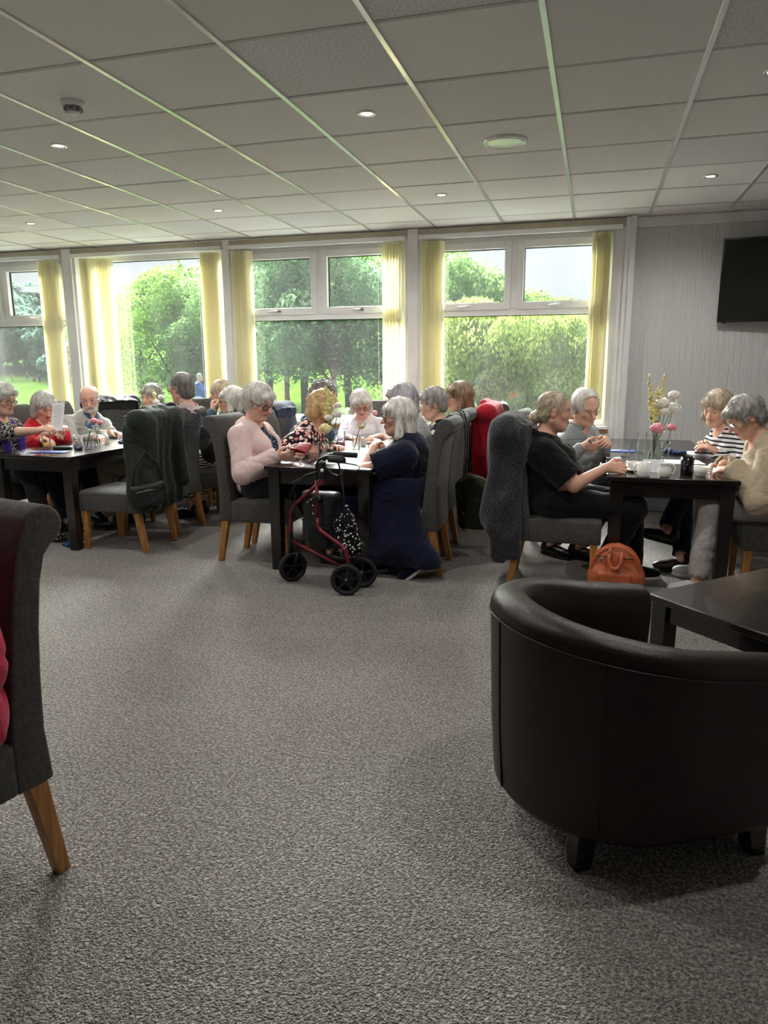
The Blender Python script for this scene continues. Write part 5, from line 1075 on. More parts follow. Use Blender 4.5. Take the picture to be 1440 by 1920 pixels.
for k, (px, ds, s) in enumerate([(5, 205, 2.1), (30, 212, 2.4), (55, 214, 2.0), (85, 200, 2.0), (-30, 210, 2.4), (118, 190, 2.0), (150, 170, 2.0), (185, 160, 1.9), (225, 150, 2.0), (255, 140, 1.9), (-10, 275, 2.6), (20, 285, 3.4), (62, 300, 3.0), (92, 285, 3.0), (125, 290, 3.2), (165, 280, 3.0), (200, 260, 3.0), (240, 250, 2.7), (275, 240, 2.5), (300, 220, 2.2), (-60, 280, 3.4)]):
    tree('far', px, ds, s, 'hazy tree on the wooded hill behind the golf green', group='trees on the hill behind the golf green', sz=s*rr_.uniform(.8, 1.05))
def patch_mat(): pass
M_lav = mat('lavender_flower', dk('8d86b8')[0], .8, dk('6a6498')[0], 30.); M_bud = mat('buddleia_flower', dk('b494b8')[0], .8, dk('8a6a98')[0], 30.)
def spikes(root, m, n, R, H, seed, nm='flower_spike'):
    r = np.random.RandomState(seed); V = []; Fq = []
    for i in range(n):
        a = r.uniform(0, 6.283); q = R*math.sqrt(r.rand()); x, y = q*math.cos(a), q*math.sin(a); z = H*(1-.35*(q/R)**2)*r.uniform(.75, 1.05); h = r.uniform(.09, .17); w = .014; tx, ty = r.normal(0, .03, 2); b0 = len(V)
        V += [(x-w, y, z), (x, y-w, z), (x+w, y, z), (x, y+w, z), (x+tx, y+ty, z+h)]; Fq += [(b0+j, b0+(j+1) % 4, b0+4) for j in range(4)]
    meshobj(nm, V, Fq, m, root, smooth=False, kind='stuff')
shr = [('hedge', 8, 11.5, .80), ('hedge', 48, 11.2, .85), ('hedge', 232, 10.4, .72), ('hedge', 262, 10.6, .74)]
for i, (k, px, ds, s) in enumerate(shr): tree(k, px, ds, s, ['golden-green clipped shrub beside the lavender, seen past the woman in purple', 'golden-green clipped shrub beyond the woman in the red top', 'golden-green clipped shrub behind the bearded man', 'golden-green clipped shrub behind the laughing woman'][i], 'shrub')
for i, (px, ds, s) in enumerate([(75, 12.2, .78), (110, 12.2, .80), (240, 11.6, .75), (205, 11.8, .78), (30, 13.0, .8)]):
    t = tree('shrub', px, ds, s*1.0, ['lavender bush behind the woman in the red top', 'lavender bush beyond the gathered cream blind', 'lavender bush beside the laughing woman', 'lavender bush behind the bearded man', 'lavender bush at the edge of the golf green'][i], 'shrub'); spikes(t, M_lav, 380, .85, 1.22, i)
for i, (px, ds, s) in enumerate([(655, 11.0, .75), (700, 10.6, .80), (735, 10.8, .82), (835, 10.0, .70), (560, 12, .55), (920, 10.2, .72), (975, 10.0, .78), (1040, 10.0, .8), (1100, 10.0, .78), (640, 12.4, .8)]):
    t = tree('shrub' if i not in (3, 5) else 'hedge', px, ds, s, ['pink-flowering bush outside behind the woman in white', 'mauve-flowering bush outside beside the woman in white', 'mauve-flowering bush below the fanned blind slats', 'yellow-green bush outside behind the woman with the brown bob', 'low green bush on the lawn by the dark trunk', 'yellow-green bush outside beyond the red blazer', 'green bush outside beyond the empty chair', 'green bush outside behind the man in the grey sweater', 'green bush outside against the window pier', 'green flowering bush at the edge of the lawn'][i], 'shrub')
    if i in (0, 1, 2, 9): spikes(t, M_bud, 240, .82, 1.25, 20+i)
# house on the hill
t = thing('house', 'small white house with a grey gabled roof among the trees on the hill', 'house', tuple(onz(57, 553, 26)) if False else tuple(ony(57, 556, 215)), 50)
M_hw = mat('white_render', dk('e8e8e6')[0], .8); M_hr = mat('slate_roof', dk('8a8d92')[0], .8); M_hg = mat('dark_house_glass', dk('2a3036')[0], .2)
b = MB(); b.box((-4, -2.5, -3.), (4, 2.5, 1.2)); b.extrude([(-2.5, 1.2), (2.5, 1.2), (0, 3.0)], 'x', -4, 4); b.build('wall', M_hw, t)
b = MB()
for s_ in (-1, 1): b.add([(-4.3, s_*2.9, .95), (4.3, s_*2.9, .95), (4.3, 0, 3.15), (-4.3, 0, 3.15), (-4.3, s_*2.9, 1.15), (4.3, s_*2.9, 1.15), (4.3, 0, 3.35), (-4.3, 0, 3.35)], [(0, 1, 2, 3), (4, 5, 6, 7), (0, 1, 5, 4), (1, 2, 6, 5), (2, 3, 7, 6), (3, 0, 4, 7)])
b.build('roof', M_hr, t)
for x_ in (-2.4, 0, 2.4): b = MB(); b.box((x_-.5, -2.56, -.8), (x_+.5, -2.45, .6)); b.build('window', M_hg, t)
# people outdoors
def standing(label, px, dist, face, top, legs, hair, hands, group=None, res=.012, arms=None, upto=.97, H_=1.70, fem=False):
    d = _ray(px, 700); d.z = 0; d.normalize(); x, y = d.x*dist, d.y*dist; ca, sa = math.cos(math.radians(face)), math.sin(math.radians(face))
    W = lambda a, b_, c: (x+ca*a-sa*b_, y+sa*a+ca*b_, c)
    r, C = person(label, (x, y), face, W(0, .03, H_-.12), (face, -3, 0), hands=[W(*hands[0]), W(*hands[1])], hair=hair, top=top, legs=legs, fem=fem, hip=.93, knees=[W(-.09, .03, .50), W(.09, .03, .50)], feet=[W(-.10, 0, .085), W(.10, 0, .085)], res=res, gres=max(res, .012), lres=max(res, .014), eyes=False, shoes=dict(mat=SHOEB), group=group, girth=1.1)
    r.location.z = gz(x, y); return r
BV = Fb('bright_blue_vest', '2f5fc4', '254ea5'); WS = Fb('pale_shorts', 'cfd4e2', 'b9bfd0'); DT = Fb('dark_top', '2a2d33'); RT = Fb('golfer_red', 'a8342c')
standing('man in a bright blue vest and pale shorts standing on the lawn with arms raised', 373, 24, -70, dict(mat=BV, name='vest', sleeve=.9), dict(mat=WS, upto=.55), ('crop', 'silver'), [(-.14, .42, 1.22), (.16, .45, 1.25)])
standing('person in dark clothes facing the man in the blue vest on the lawn', 398, 24.6, 80, dict(mat=DT, name='top'), dict(mat=CHAR), ('short', 'grey'), [(-.2, .50, 1.18), (.2, .3, 1.0)])
gl = [('golfer in a red jacket standing on the far golf green', 22, 168, RT, CHAR, -60), ('golfer in red pulling a golf trolley on the far green', 50, 172, RT, DT, -70), ('golfer in a blue-grey top at the handle end of a golf trolley', 73, 165, BV, CHAR, 60), ('golfer in black far up the golf green', 57, 205, DT, DT, 0), ('golfer in white far up the golf green', 44, 203, WS, WS, 20)]
for lab, px, ds, a, b_, f in gl: standing(lab, px, ds, f, dict(mat=a, name='jacket', t=.03), dict(mat=b_, t=.03), ('short', 'grey'), [(-.2, .3, 1.0), (.2, .3, 1.0)], res=.02)
d = _ray(61, 700); d.z = 0; d.normalize(); p = d*168; t = thing('golf_trolley', 'dark two-wheeled golf trolley between two golfers on the green', 'golf trolley', (p.x, p.y, gz(p.x, p.y)))
b = MB(); b.tube([(-.6, 0, .95), (.0, 0, .75), (.5, 0, .45)], .06, 6); b.build('handle', M_seal, t); b = MB(); b.rbox((.05, -.15, .35), (.5, .15, .95), .05); b.build('golf_bag', RT, t)
for s_ in (-1, 1): b = MB(); b.lathe([(.0, -.03), (.16, -.03), (.18, 0), (.16, .03), (0, .03)], 14, (0, 0, 0), Matrix.Translation((.25, s_*.25, .18)) @ Matrix.Rotation(math.pi/2, 4, 'X')); b.build('wheel', MATS['rubber'], t)
d = _ray(80, 700); d.z = 0; d.normalize(); p = d*190; t = thing('golf_flag', 'white golf flag on a thin pole on the far green', 'flag', (p.x, p.y, gz(p.x, p.y)))
b = MB(); b.tube([(0, 0, 0), (0, 0, 3.0)], .035, 6); b.build('pole', M_upvc, t); b = MB(); b.extrude([(0, 2.4), (0, 3.0), (.7, 2.75), (.65, 2.5)], 'y', -.01, .01); b.build('flag_cloth', M_upvc, t)
# ------------------------------------------------------------------ garments hung on chairs
def drape(name, label, cat, key, prims, m, h=.011, fold=.010, ff=34., vert=True, keep=None, hollow=True):
    c = chairs[key]; f = Field([p for p in prims if p[0] == '+'], h)
    def fn(X, Y, Z): return fold*F32(.55)*np.sin(X*F32(ff*1.4)+F32(3.2)*noise3(X, Y, Z*F32(.45), 16., 5)+F32(2)*np.sin(X*F32(9)))*np.clip((F32(1.06)-Z)*F32(2.2), .15, 1)+F32(fold*.6)*noise3(X, Y, Z*F32(.6), 34., 8)
    f.band(fn)
    if hollow: f.apply([('-', Box((0, -.235, .55), (.229, .050, .46), rotm(0, -6, 0), .01), .004), ('-', Cone((-.225, -.325, .984), (.225, -.325, .984), .054, .054), .004)])
    f.apply([p for p in prims if p[0] != '+'])
    o = sdf_obj(name, f, m); o.location = c.location; o.rotation_euler = c.rotation_euler; o['label'] = label; o['category'] = cat
    return o
def child_box(o, name, lo, hi, m, b=.004, M=None): q = MB(); q.rbox(lo, hi, b, M); return q.build(name, m, o)
M_green = fabric('dark_green_cotton', '2b322a', '1c221c', 260.); M_red = Fb('red_wool', 'b01a2e', '8e1224'); M_wool = mat('charcoal_boucle', '48484b', .95, '161618', 130., 150., 1.0, .01, spec=.1, sheen=.3); M_lj = mat('black_leather', '121214', .6, '0b0b0c', 12., 60., .3, .004); M_nvj = Fb('navy_jacket', '1d2a4a', '151f38')
def roll(r, x0=-.235, x1=.235, z=.985): return ('+', Cone((x0, -.325, z), (x1, -.325, z), r, r), .03)
# green coat on chair A
p = [roll(.082), ('+', Box((0, -.335, .70), (.250, .040, .34), rotm(0, 4, 0), .03), .05), ('+', Box((0, -.215, .86), (.23, .030, .16), None, .02), .04), ('+', Cone((-.17, -.375, .96), (-.21, -.40, .46), .060, .048), .03), ('+', Cone((.16, -.375, .96), (.19, -.40, .50), .060, .048), .03), ('+', Box((.0, -.34, .40), (.235, .030, .08), None, .02), .05), ('+', Cone((-.11, -.30, 1.055), (.11, -.30, 1.055), .034, .034), .03), ('+', Box((-.245, -.30, .66), (.018, .085, .30), None, .015), .04)]
o = drape('coat', 'dark green cotton coat hung over the back of a dining chair', 'coat', 'A', p, M_green, fold=.014)
for z in (.94, .86, .66): q = MB(); q.lathe([(0, 0), (.009, 0), (.009, .004), (0, .005)], 10, M=Matrix.Translation((-.258, -.30, z)) @ Matrix.Rotation(-math.pi/2, 4, 'Y')); q.build('button', M_seal, o)
child_box(o, 'pocket_flap', (-.272, -.37, .84), (-.258, -.25, .875), M_green)
cA = chairs['A']
t = thing('shoulder_bag', 'small black zip bag hanging against the dark green coat', 'bag', cA.location, math.degrees(cA.rotation_euler.z))
f = Field([('+', Box((-.265, -.40, .46), (.125, .036, .085), rotm(-45, 0, -8), .03), 0)], .008); f.band(wob(.004, 30., 3)); sdf_obj('pouch', f, M_lj, t)
q = MB(); q.tube([(-.335, -.32, .53), (-.315, -.33, .66), (-.27, -.40, .78), (-.20, -.45, .68), (-.185, -.47, .53)], .007, 6); q.build('strap', M_lj, t)
q = MB(); q.tube([(-.36, -.36, .485), (-.29, -.425, .50), (-.215, -.49, .50)], .0035, 5); q.build('zip', M_steel, t)
# red blazer
p = [roll(.080), ('+', Box((0, -.345, .72), (.235, .036, .32), rotm(0, 3, 0), .02), .05), ('+', Box((0, -.215, .86), (.215, .028, .15), None, .02), .04), ('+', Cone((-.17, -.375, .96), (-.19, -.40, .50), .058, .044), .03), ('+', Cone((.16, -.375, .96), (.18, -.40, .52), .058, .044), .03), ('+', Box((-.235, -.31, .70), (.02, .09, .30), None, .015), .04), ('+', Cone((-.10, -.29, 1.06), (.12, -.29, 1.06), .032, .032), .03)]
o = drape('blazer', 'bright red wool blazer hung over the back of a dining chair', 'jacket', 'bo', p, M_red, fold=.007)
q = MB(); q.lathe([(0, 0), (.011, 0), (.011, .004), (0, .005)], 12, M=Matrix.Translation((-.258, -.335, .64)) @ Matrix.Rotation(-math.pi/2, 4, 'Y')); q.build('button', mat('pearl_button', 'd0ccc6', .3), o); child_box(o, 'pocket_flap', (-.268, -.385, .63), (-.252, -.27, .66), M_red)
# charcoal coat on the bun chair
p = [roll(.088), ('+', Box((0, -.345, .62), (.255, .055, .44), rotm(0, 5, 0), .04), .06), ('+', Box((0, -.205, .90), (.23, .030, .13), None, .02), .04), ('+', Cone((.18, -.385, .94), (.23, -.42, .40), .072, .060), .04), ('+', Cone((-.17, -.375, .96), (-.21, -.41, .42), .070, .055), .04), ('+', Box((.02, -.36, .26), (.22, .05, .12), None, .03), .06), ('+', Box((.245, -.32, .60), (.022, .10, .42), None, .02), .05)]
o = drape('wool_coat', 'charcoal woolly coat covering the back of the chair of the woman in black', 'coat', 'bn', p, M_wool, fold=.022, ff=24.)
# leather jacket, navy jacket
p = [roll(.085), ('+', Box((0, -.335, .76), (.245, .04, .28), None, .03), .05), ('+', Box((0, -.215, .86), (.24, .035, .16), None, .02), .04), ('+', Cone((-.17, -.25, .98), (-.22, -.19, .62), .06, .05), .03), ('+', Cone((.17, -.25, .98), (.22, -.19, .62), .06, .05), .03)]
drape('leather_jacket', 'black leather jacket hung over a dining chair near the bearded man', 'jacket', 'jk', p, M_lj, fold=.022)
p = [roll(.078), ('+', Box((0, -.335, .78), (.235, .036, .26), None, .03), .05), ('+', Box((0, -.215, .88), (.22, .030, .13), None, .02), .04), ('+', Cone((-.17, -.375, .96), (-.19, -.40, .55), .055, .045), .03), ('+', Cone((.17, -.375, .96), (.19, -.40, .55), .055, .045), .03)]
drape('jacket', 'navy jacket hung over a dining chair behind the blonde woman', 'jacket', 'cu', p, M_nvj, fold=.010)
# olive bag on chair pu
cP = chairs['pu']; t = thing('tote_bag', 'olive canvas shoulder bag hanging by a black strap from a chair back', 'bag', cP.location, math.degrees(cP.rotation_euler.z)); M_ol = fabric('olive_canvas', '3e3f2e', '2c2d20', 240.)
f = Field([('+', Box((-.02, -.46, .36), (.135, .055, .19), rotm(62, 0, 5), .05), 0), ('+', Cone((-.06, -.50, .54), (.04, -.42, .56), .035, .035), .05)], .010); f.band(wob(.010, 24., 5)); sdf_obj('bag_body', f, M_ol, t)
for s_ in (-1, 1):
    q = MB(); xx = -.02+s_*.055; q.extrude([(-.400, .56), (-.412, .80), (-.405, .96), (-.37, 1.045), (-.325, 1.062), (-.325, 1.056), (-.367, 1.039), (-.399, .957), (-.406, .80), (-.394, .56)], 'x', xx-.016, xx+.016); q.build('strap', BLK, t)
q = MB(); q.tube([(-.115, -.50, .40), (-.02, -.545, .50)], .004, 5); q.build('zip', M_steel, t); q = MB(); q.ball((-.06, -.40, .30), .008); q.build('stud', M_steel, t)
# orange backpack
t = thing('backpack', 'small orange leather backpack standing on the carpet under the table', 'backpack', tuple(onz(1152, 1118, 0)), -8); M_or = mat('orange_leather', 'c4683c', .5, 'a85430', 10., 120., .2, .002)
f = Field([('+', Cone((0, 0, .15), (0, 0, .19), .155, .145, ((0, 1, 0), .55)), 0), ('+', Box((0, 0, .09), (.150, .082, .085), None, .05), .05)], .010); f.band(wob(.004, 26., 2)); f.apply([('-', Half((0, 0, .004), (0, 0, -1)), .01)]); sdf_obj('bag_body', f, M_or, t)
q = MB(); n_ = 20; q.tube([(.150*math.cos(a)*.93, -.052, .165+.165*math.sin(a)*.93) for a in np.linspace(-.3, math.pi+.3, n_)], .005, 6); q.build('piping', M_or, t)
q = MB(); q.tube([(-.032, -.070, .25), (-.034, -.085, .29), (-.030, -.075, .318)], .011, 8); q.tube([(-.034, -.078, .30), (-.036, -.098, .24), (-.02, -.104, .205), (0, -.106, .198), (.02, -.104, .205), (.036, -.098, .24), (.034, -.078, .30)], .012, 8); q.build('handle_loop', M_or, t)
for s_ in (-1, 1): q = MB(); q.tube([(s_*.045, -.083, .262), (s_*.105, -.078, .258)], .004, 5); q.build('zip', M_seal, t)
q = MB(); q.tube([(-.075, -.088, .26), (-.078, -.092, .232)], .006, 6); q.build('zip_pull', M_steel, t)
f = Field([('+', Box((0, -.078, .10), (.105, .022, .075), None, .02), 0)], .010); f.band(wob(.003, 30., 4)); sdf_obj('front_pocket', f, M_or, t)
# ------------------------------------------------------------------ three-wheeled walking frame
M_wr = mat('metallic_red_paint', '7a2a35', .3, '6a222c', 30., metal=.5); M_bl = mat('black_plastic', '101012', .4); M_nyl = fabric('black_nylon', '17191b', '0d0f10', 300.)
w0 = onz(650, 1116); w1 = onz(550, 1090); w2 = Vector((-1.345, 4.13, 0))
t = thing('walking_frame', 'dark red three-wheeled walking frame with a black pouch, parked at the table', 'walking frame', (0, 0, 0))
def wheel(c, r, ax, w=.032):
    ax = Vector(ax).normalized(); Mx = Matrix.Translation((c[0], c[1], r)) @ ax.to_track_quat('Z', 'Y').to_matrix().to_4x4()
    q = MB(); q.lathe([(r-.024, -w*.42), (r-.008, -w*.5), (r-.001, -w*.25), (r, 0), (r-.001, w*.25), (r-.008, w*.5), (r-.024, w*.42), (r-.026, 0), (r-.024, -w*.42)], 36, M=Mx); wo = q.build('wheel', MATS['rubber'], t)
    q = MB(); q.lathe([(.0, -w*.35), (.014, -w*.35), (.016, 0), (.014, w*.35), (0, w*.35)], 16, M=Mx)
    for k in range(5):
        a = k*2*math.pi/5+.2; Ms = Mx @ Matrix.Rotation(a, 4, 'Z'); q.box((.010, -.008, -w*.22), (r-.022, .008, w*.22), Ms)
    q.lathe([(r-.030, -w*.3), (r-.022, -w*.3), (r-.022, w*.3), (r-.030, w*.3), (r-.030, -w*.3)], 30, M=Mx); q.build('spoked_hub', M_bl, wo)
    q = MB(); q.lathe([(0, w*.5), (.006, w*.5), (.006, w*.35)], 10, M=Mx); q.lathe([(0, -w*.5), (.006, -w*.5), (.006, -w*.35)], 10, M=Mx); q.build('axle_nut', M_steel, wo)
wheel(w0, .098, (.25, -1, 0)); wheel(w1, .098, (.75, -.65, 0)); wheel(w2, .098, (.25, -1, 0))
a_ = lambda x, y, Y: ony(x, y, Y)
YN, YF = 3.99, 4.12
def tube(name, pts, r, m, n=8):
    q = MB(); q.tube(pts, r, n); return q.build(name, m, t)
head = [a_(545, 1012, 4.13), a_(545, 975, 4.12), a_(546, 958, 4.12), a_(553, 946, 4.11), a_(592, 912, 4.06), a_(606, 905, 4.05), a_(608, 885, 4.05)]
tube('front_tube', head, .0125, M_wr); fk = w1+Vector((0, 0, .098))
tube('front_post', [a_(545, 1040, 4.13), a_(545, 975, 4.13)], .016, M_bl)
q = MB()
for s_ in (-1, 1):
    off = Vector((.75, -.65, 0)).normalized()*.026*s_; q.tube([fk+off, fk+off+Vector((.02, .0, .10)), a_(541, 1042, 4.13)], [.012, .014, .016], 6)
q.build('fork', M_bl, t)
mid = [a_(595, 970, 4.05), a_(595, 985, 4.05), a_(602, 996, 4.04), a_(642, 1024, 4.0), a_(650, 1036, 3.99), a_(652, 1050, 3.99), w0+Vector((.0, .03, .10))]
tube('rear_tube', mid, .0125, M_wr); tube('rear_tube', [p_+Vector((.02, .10, 0)) for p_ in mid[:5]]+[w2+Vector((.0, .03, .10))], .0125, M_wr)
tube('lower_strut', [a_(546, 1013, 4.13), a_(640, 1062, 4.02)], .011, M_wr); tube('upright_tube', [a_(594, 975, 4.05), a_(594, 900, 4.05)], .012, M_wr)
tube('handle_post', [a_(594, 905, 4.05), a_(594, 872, 4.05), a_(598, 862, 4.05), a_(612, 856, 4.04), a_(645, 858, 4.02)], .0105, M_bl); tube('handle_post', [a_(606, 905, 4.16), a_(606, 866, 4.16), a_(614, 853, 4.16), a_(640, 850, 4.17), a_(668, 852, 4.18)], .0105, M_bl)
tube('grip', [a_(617, 861, 4.03), a_(646, 864, 4.01)], .019, MATS['rubber'], 12); tube('grip', [a_(625, 851, 4.15), a_(670, 854, 4.17)], .017, MATS['rubber'], 12)
tube('brake_lever', [a_(612, 876, 4.03), a_(622, 888, 4.02), a_(632, 892, 4.02), a_(642, 888, 4.01), a_(645, 881, 4.01)], .005, M_bl, 6); tube('brake_lever', [a_(645, 868, 4.1), a_(668, 872, 4.12), a_(675, 876, 4.12), a_(668, 884, 4.12), a_(650, 880, 4.1)], .005, M_bl, 6)
q = MB(); q.rbox((-.022, -.02, -.055), (.022, .02, .055), .012, Matrix.Translation(a_(604, 882, 4.03))); hb = q.build('brake_housing', M_bl, t); q = MB(); q.lathe([(0, 0), (.011, 0), (.011, .003), (0, .003)], 14, M=Matrix.Translation(a_(604, 882, 4.008)) @ Matrix.Rotation(math.pi/2, 4, 'X')); q.build('badge', M_upvc, hb)
for dx in (0, 8): tube('brake_cable', [a_(596-dx*.2, 884, 4.03), a_(575, 890, 4.03), a_(556-dx, 905, 4.04), a_(545+dx, 925, 4.05), a_(544+dx, 945, 4.07), a_(556+dx, 965, 4.08), a_(580, 985, 4.07), a_(620, 1010, 4.03)], .003, M_seal, 5)
q = MB(); q.rbox((-.02, -.018, -.05), (.02, .018, .05), .006, Matrix.Translation(a_(588, 940, 4.05)) @ Matrix.Rotation(.9, 4, 'Y')); hg = q.build('hinge_bracket', M_bl, t)
for x_, y_ in ((577, 942), (583, 937), (587, 948), (587, 963)): q = MB(); q.ball(a_(x_, y_, 4.025), .006, 8, 5); q.build('stud', M_steel, hg)
pc = a_(597, 975, 4.12); Rp = np.array(Matrix.Rotation(math.radians(-14), 3, 'Z'))
f = Field([('+', Box((pc.x, pc.y+.02, pc.z), (.115, .055, .165), Rp, .045), 0), ('+', Box((pc.x+.02, pc.y+.02, pc.z+.15), (.12, .05, .03), Rp, .02), .03)], .011); f.band(wob(.008, 20., 6)); po = sdf_obj('pouch', f, mat('black_vinyl', '1a1e1f', .4, '121516', 8., 60., .2, .003), t)
f = Field([('+', Box((pc.x+.02, pc.y-.035, pc.z-.10), (.085, .03, .07), Rp, .025), 0)], .011); f.band(wob(.005, 26., 6)); sdf_obj('pouch_pocket', f, M_nyl, po)
# floral bag hung on the frame
bc = a_(656, 1010, 4.06); t2 = thing('drawstring_bag', 'black drawstring bag with white blossom print hung on the walking frame', 'bag', (0, 0, 0))
f = Field([('+', Cone(V3(*bc)+V3(0, 0, -.03), V3(*bc)+V3(-.01, 0, .09), .088, .05, ((0, 1, 0), .7)), 0), ('+', Cone(V3(*bc)+V3(-.01, 0, .10), V3(*bc)+V3(-.025, 0, .20), .045, .018), .04), ('+', Box(V3(*bc)+V3(-.05, .0, .02), (.05, .03, .10), None, .03), .04)], .010); f.band(wob(.008, 34., 3)); sdf_obj('bag_body', f, K['bagfl'], t2)
q = MB(); q.tube([bc+Vector((-.028, 0, .19)), bc+Vector((-.04, 0, .30)), a_(640, 890, 4.06), a_(634, 866, 4.04)], .006, 6); q.build('cord', M_seal, t2)
# ------------------------------------------------------------------ things on the tables
M_gl = glassy('drinking_glass', (.96, .98, .98), .045, .02); M_chn = mat('white_china', 'e9e7e2', .15, 'e2e0da', 4.); M_blk = mat('black_glaze', '0a0a0b', .12); M_nap = Fb('navy_napkin', '1d2b5c', '151f46'); M_ppr = mat('white_paper', 'e4e5e9', .8, 'dcdde2', 6.); M_blu = mat('blue_plastic_folder', '2c4a9c', .4)
def pile(px, py, z=TH): return onz(px, py, z)
def tumbler(px, py, label, h=.125, r=.034, drink=None, straw=False, lemon=False, z=TH):
    p_ = pile(px, py, z); t = thing('glass_tumbler', label, 'glass', tuple(p_)); b = MB(); b.lathe([(0, .006), (r*.84, .006), (r*.86, .0), (0, 0)][::-1], 22); b.lathe([(r*.86, .004), (r*.93, h*.5), (r, h)], 24, cap=False); b.build('cup', M_gl, t)
    if drink: b = MB(); b.lathe([(0, .010), (r*.82, .010), (r*.89, h*drink[0]), (0, h*drink[0])], 20); b.build('drink', mat(drink[1], drink[2], .1), t)
    if straw: b = MB(); b.tube([(-.015, 0, .012), (.028, .006, h+.055)], .0035, 6); b.build('straw', M_seal, t)
    if lemon: b = MB(); b.lathe([(0, 0), (.024, 0), (.026, .003), (.024, .006), (0, .006)], 18, M=Matrix.Translation((0, 0, .035)) @ Matrix.Rotation(.8, 4, 'X')); b.build('lemon_slice', mat('lemon', 'e6cf5a', .5), t)
    return t
def wineglass(px, py, label, drink='wine_pale', col='d8cc78'):
    p_ = pile(px, py); t = thing('wine_glass', label, 'glass', tuple(p_)); b = MB(); b.lathe([(0, 0), (.032, 0), (.030, .003), (.005, .006), (.004, .07), (.012, .078), (.034, .10), (.039, .125), (.032, .160)], 24, cap=False); b.build('cup', M_gl, t)
    b = MB(); b.lathe([(0, .083), (.030, .103), (.034, .115), (0, .115)], 20); b.build('drink', mat(drink, col, .1), t)
def china(px, py, label, kind='cup', m=None, rot=0, z=TH):
    m = m or M_chn; p_ = pile(px, py, z); t = thing({'cup': 'cup', 'mug': 'mug', 'jug': 'milk_jug', 'pot': 'pot'}[kind], label, {'cup': 'cup', 'mug': 'mug', 'jug': 'jug', 'pot': 'mug'}[kind], tuple(p_), rot); b = MB()
    pr = {'cup': [(0, .0), (.024, 0), (.027, .004), (.036, .025), (.041, .055), (.038, .055), (.033, .027), (.022, .008), (0, .007)], 'mug': [(0, 0), (.034, 0), (.036, .004), (.037, .085), (.034, .085), (.033, .010), (0, .009)], 'pot': [(0, 0), (.036, 0), (.038, .004), (.038, .105), (.035, .105), (.034, .010), (0, .009)], 'jug': [(0, 0), (.027, 0), (.036, .012), (.041, .03), (.037, .05), (.030, .066), (.031, .078), (.035, .088), (.032, .088), (.027, .068), (.033, .05), (.036, .03), (.024, .008), (0, .008)]}[kind]
    b.lathe(pr, 26); b.build('body', m, t); r0, z0, z1 = {'cup': (.036, .045, .018), 'mug': (.036, .072, .018), 'pot': (.037, .09, .025), 'jug': (.034, .075, .025)}[kind]
    b = MB(); b.tube([(r0-.004, 0, z0), (r0+.014, 0, z0+.003), (r0+.025, 0, (z0+z1)/2+.006), (r0+.016, 0, z1), (r0-.002, 0, z1-.002)], .0048, 8); b.build('handle', m, t)
    if kind == 'cup':
        b = MB(); b.lathe([(0, .040), (.036, .040), (.036, .042), (0, .042)], 20); b.build('drink', mat('milky_tea', '9c6f48', .2), t)
    return t
def saucer(px, py, label, z=TH):
    b = MB(); b.lathe([(0, 0), (.030, 0), (.060, .010), (.072, .015), (.072, .017), (.058, .013), (.028, .004), (0, .004)], 30); o = b.build('saucer', M_chn, label=label, cat='saucer', loc=tuple(pile(px, py, z))); return o
def shaker(px, py, label):
    t = thing('salt_shaker', label, 'shaker', tuple(pile(px, py))); b = MB(); b.lathe([(0, 0), (.020, 0), (.021, .003), (.016, .055), (.015, .066), (0, .066)], 18); b.build('body', M_chn, t); b = MB(); b.lathe([(.0152, .062), (.0152, .068), (.010, .073), (0, .074)], 16); b.build('cap', M_chn, t)
def paper(px, py, label, w=.21, l=.297, rot=0, M=None, p_=None, n=1, name='paper_sheet'):
    p_ = Vector(p_) if p_ is not None else pile(px, py, TH+.001); Mx = Matrix.Translation(p_) @ (M or Matrix.Rotation(math.radians(rot), 4, 'Z')); q = 6; vs = []; fs = []
    for s_ in (0, .0009*n):
        for j in range(q+1):
            for i in range(3): u, v = (i/2-.5)*w, (j/q-.5)*l; vs.append(Mx @ Vector((u, v, s_+(.02*(v/l)**2 if M else 0))))
    k = 3*(q+1)
    for j in range(q):
        for i in range(2): a = j*3+i; fs += [(a, a+1, a+4, a+3), (k+a+3, k+a+4, k+a+1, k+a)]
    for j in range(q): fs += [(j*3, j*3+3, k+j*3+3, k+j*3), (j*3+5, j*3+2, k+j*3+2, k+j*3+5)]
    for i in range(2): fs += [(i+1, i, k+i, k+i+1), (3*q+i, 3*q+i+1, k+3*q+i+1, k+3*q+i)]
    o = meshobj(name, vs, fs, M_ppr, smooth=False, label=label, cat='paper')
    # rows of print
    b = MB()
    for j in range(9):
        v = l*(.36-.085*j); ww = w*(.36 if j % 3 else .28); zt = .0009*n+.0006+(.02*(v/l)**2 if M else 0); b.add([Mx @ Vector((-ww, v, zt)), Mx @ Vector((ww*.8, v, zt)), Mx @ Vector((ww*.8, v+.004, zt)), Mx @ Vector((-ww, v+.004, zt))], [(0, 1, 2, 3)])
    b.build('print_lines', mat('grey_print', '9a9da6', .8), o); return o
def napkin(px, py, label, s=.05, seed=1, z=TH, m=None):
    p_ = pile(px, py, z); f = Field([('+', Box((0, 0, .012), (s, s*.55, .012), rotm(seed*37, 0, 0), .01), 0), ('+', Cone((-s*.6, 0, .016), (s*.5, s*.3, .018), .016, .010), .02)], .006); f.band(wob(.007, 60., seed)); f.apply([('-', Half((0, 0, .001), (0, 0, -1)), .002)]); o = sdf_obj('napkin', f, m or M_nap, label=label, cat='napkin'); o.location = p_; return o
def pen(a, b_, label, m=None):
    a, b_ = Vector(a), Vector(b_); q = MB(); q.tube([a, a+(b_-a)*.1, b_], [.0015, .0045, .0045], 7); q.build('pen', m or M_seal, label=label, cat='pen')
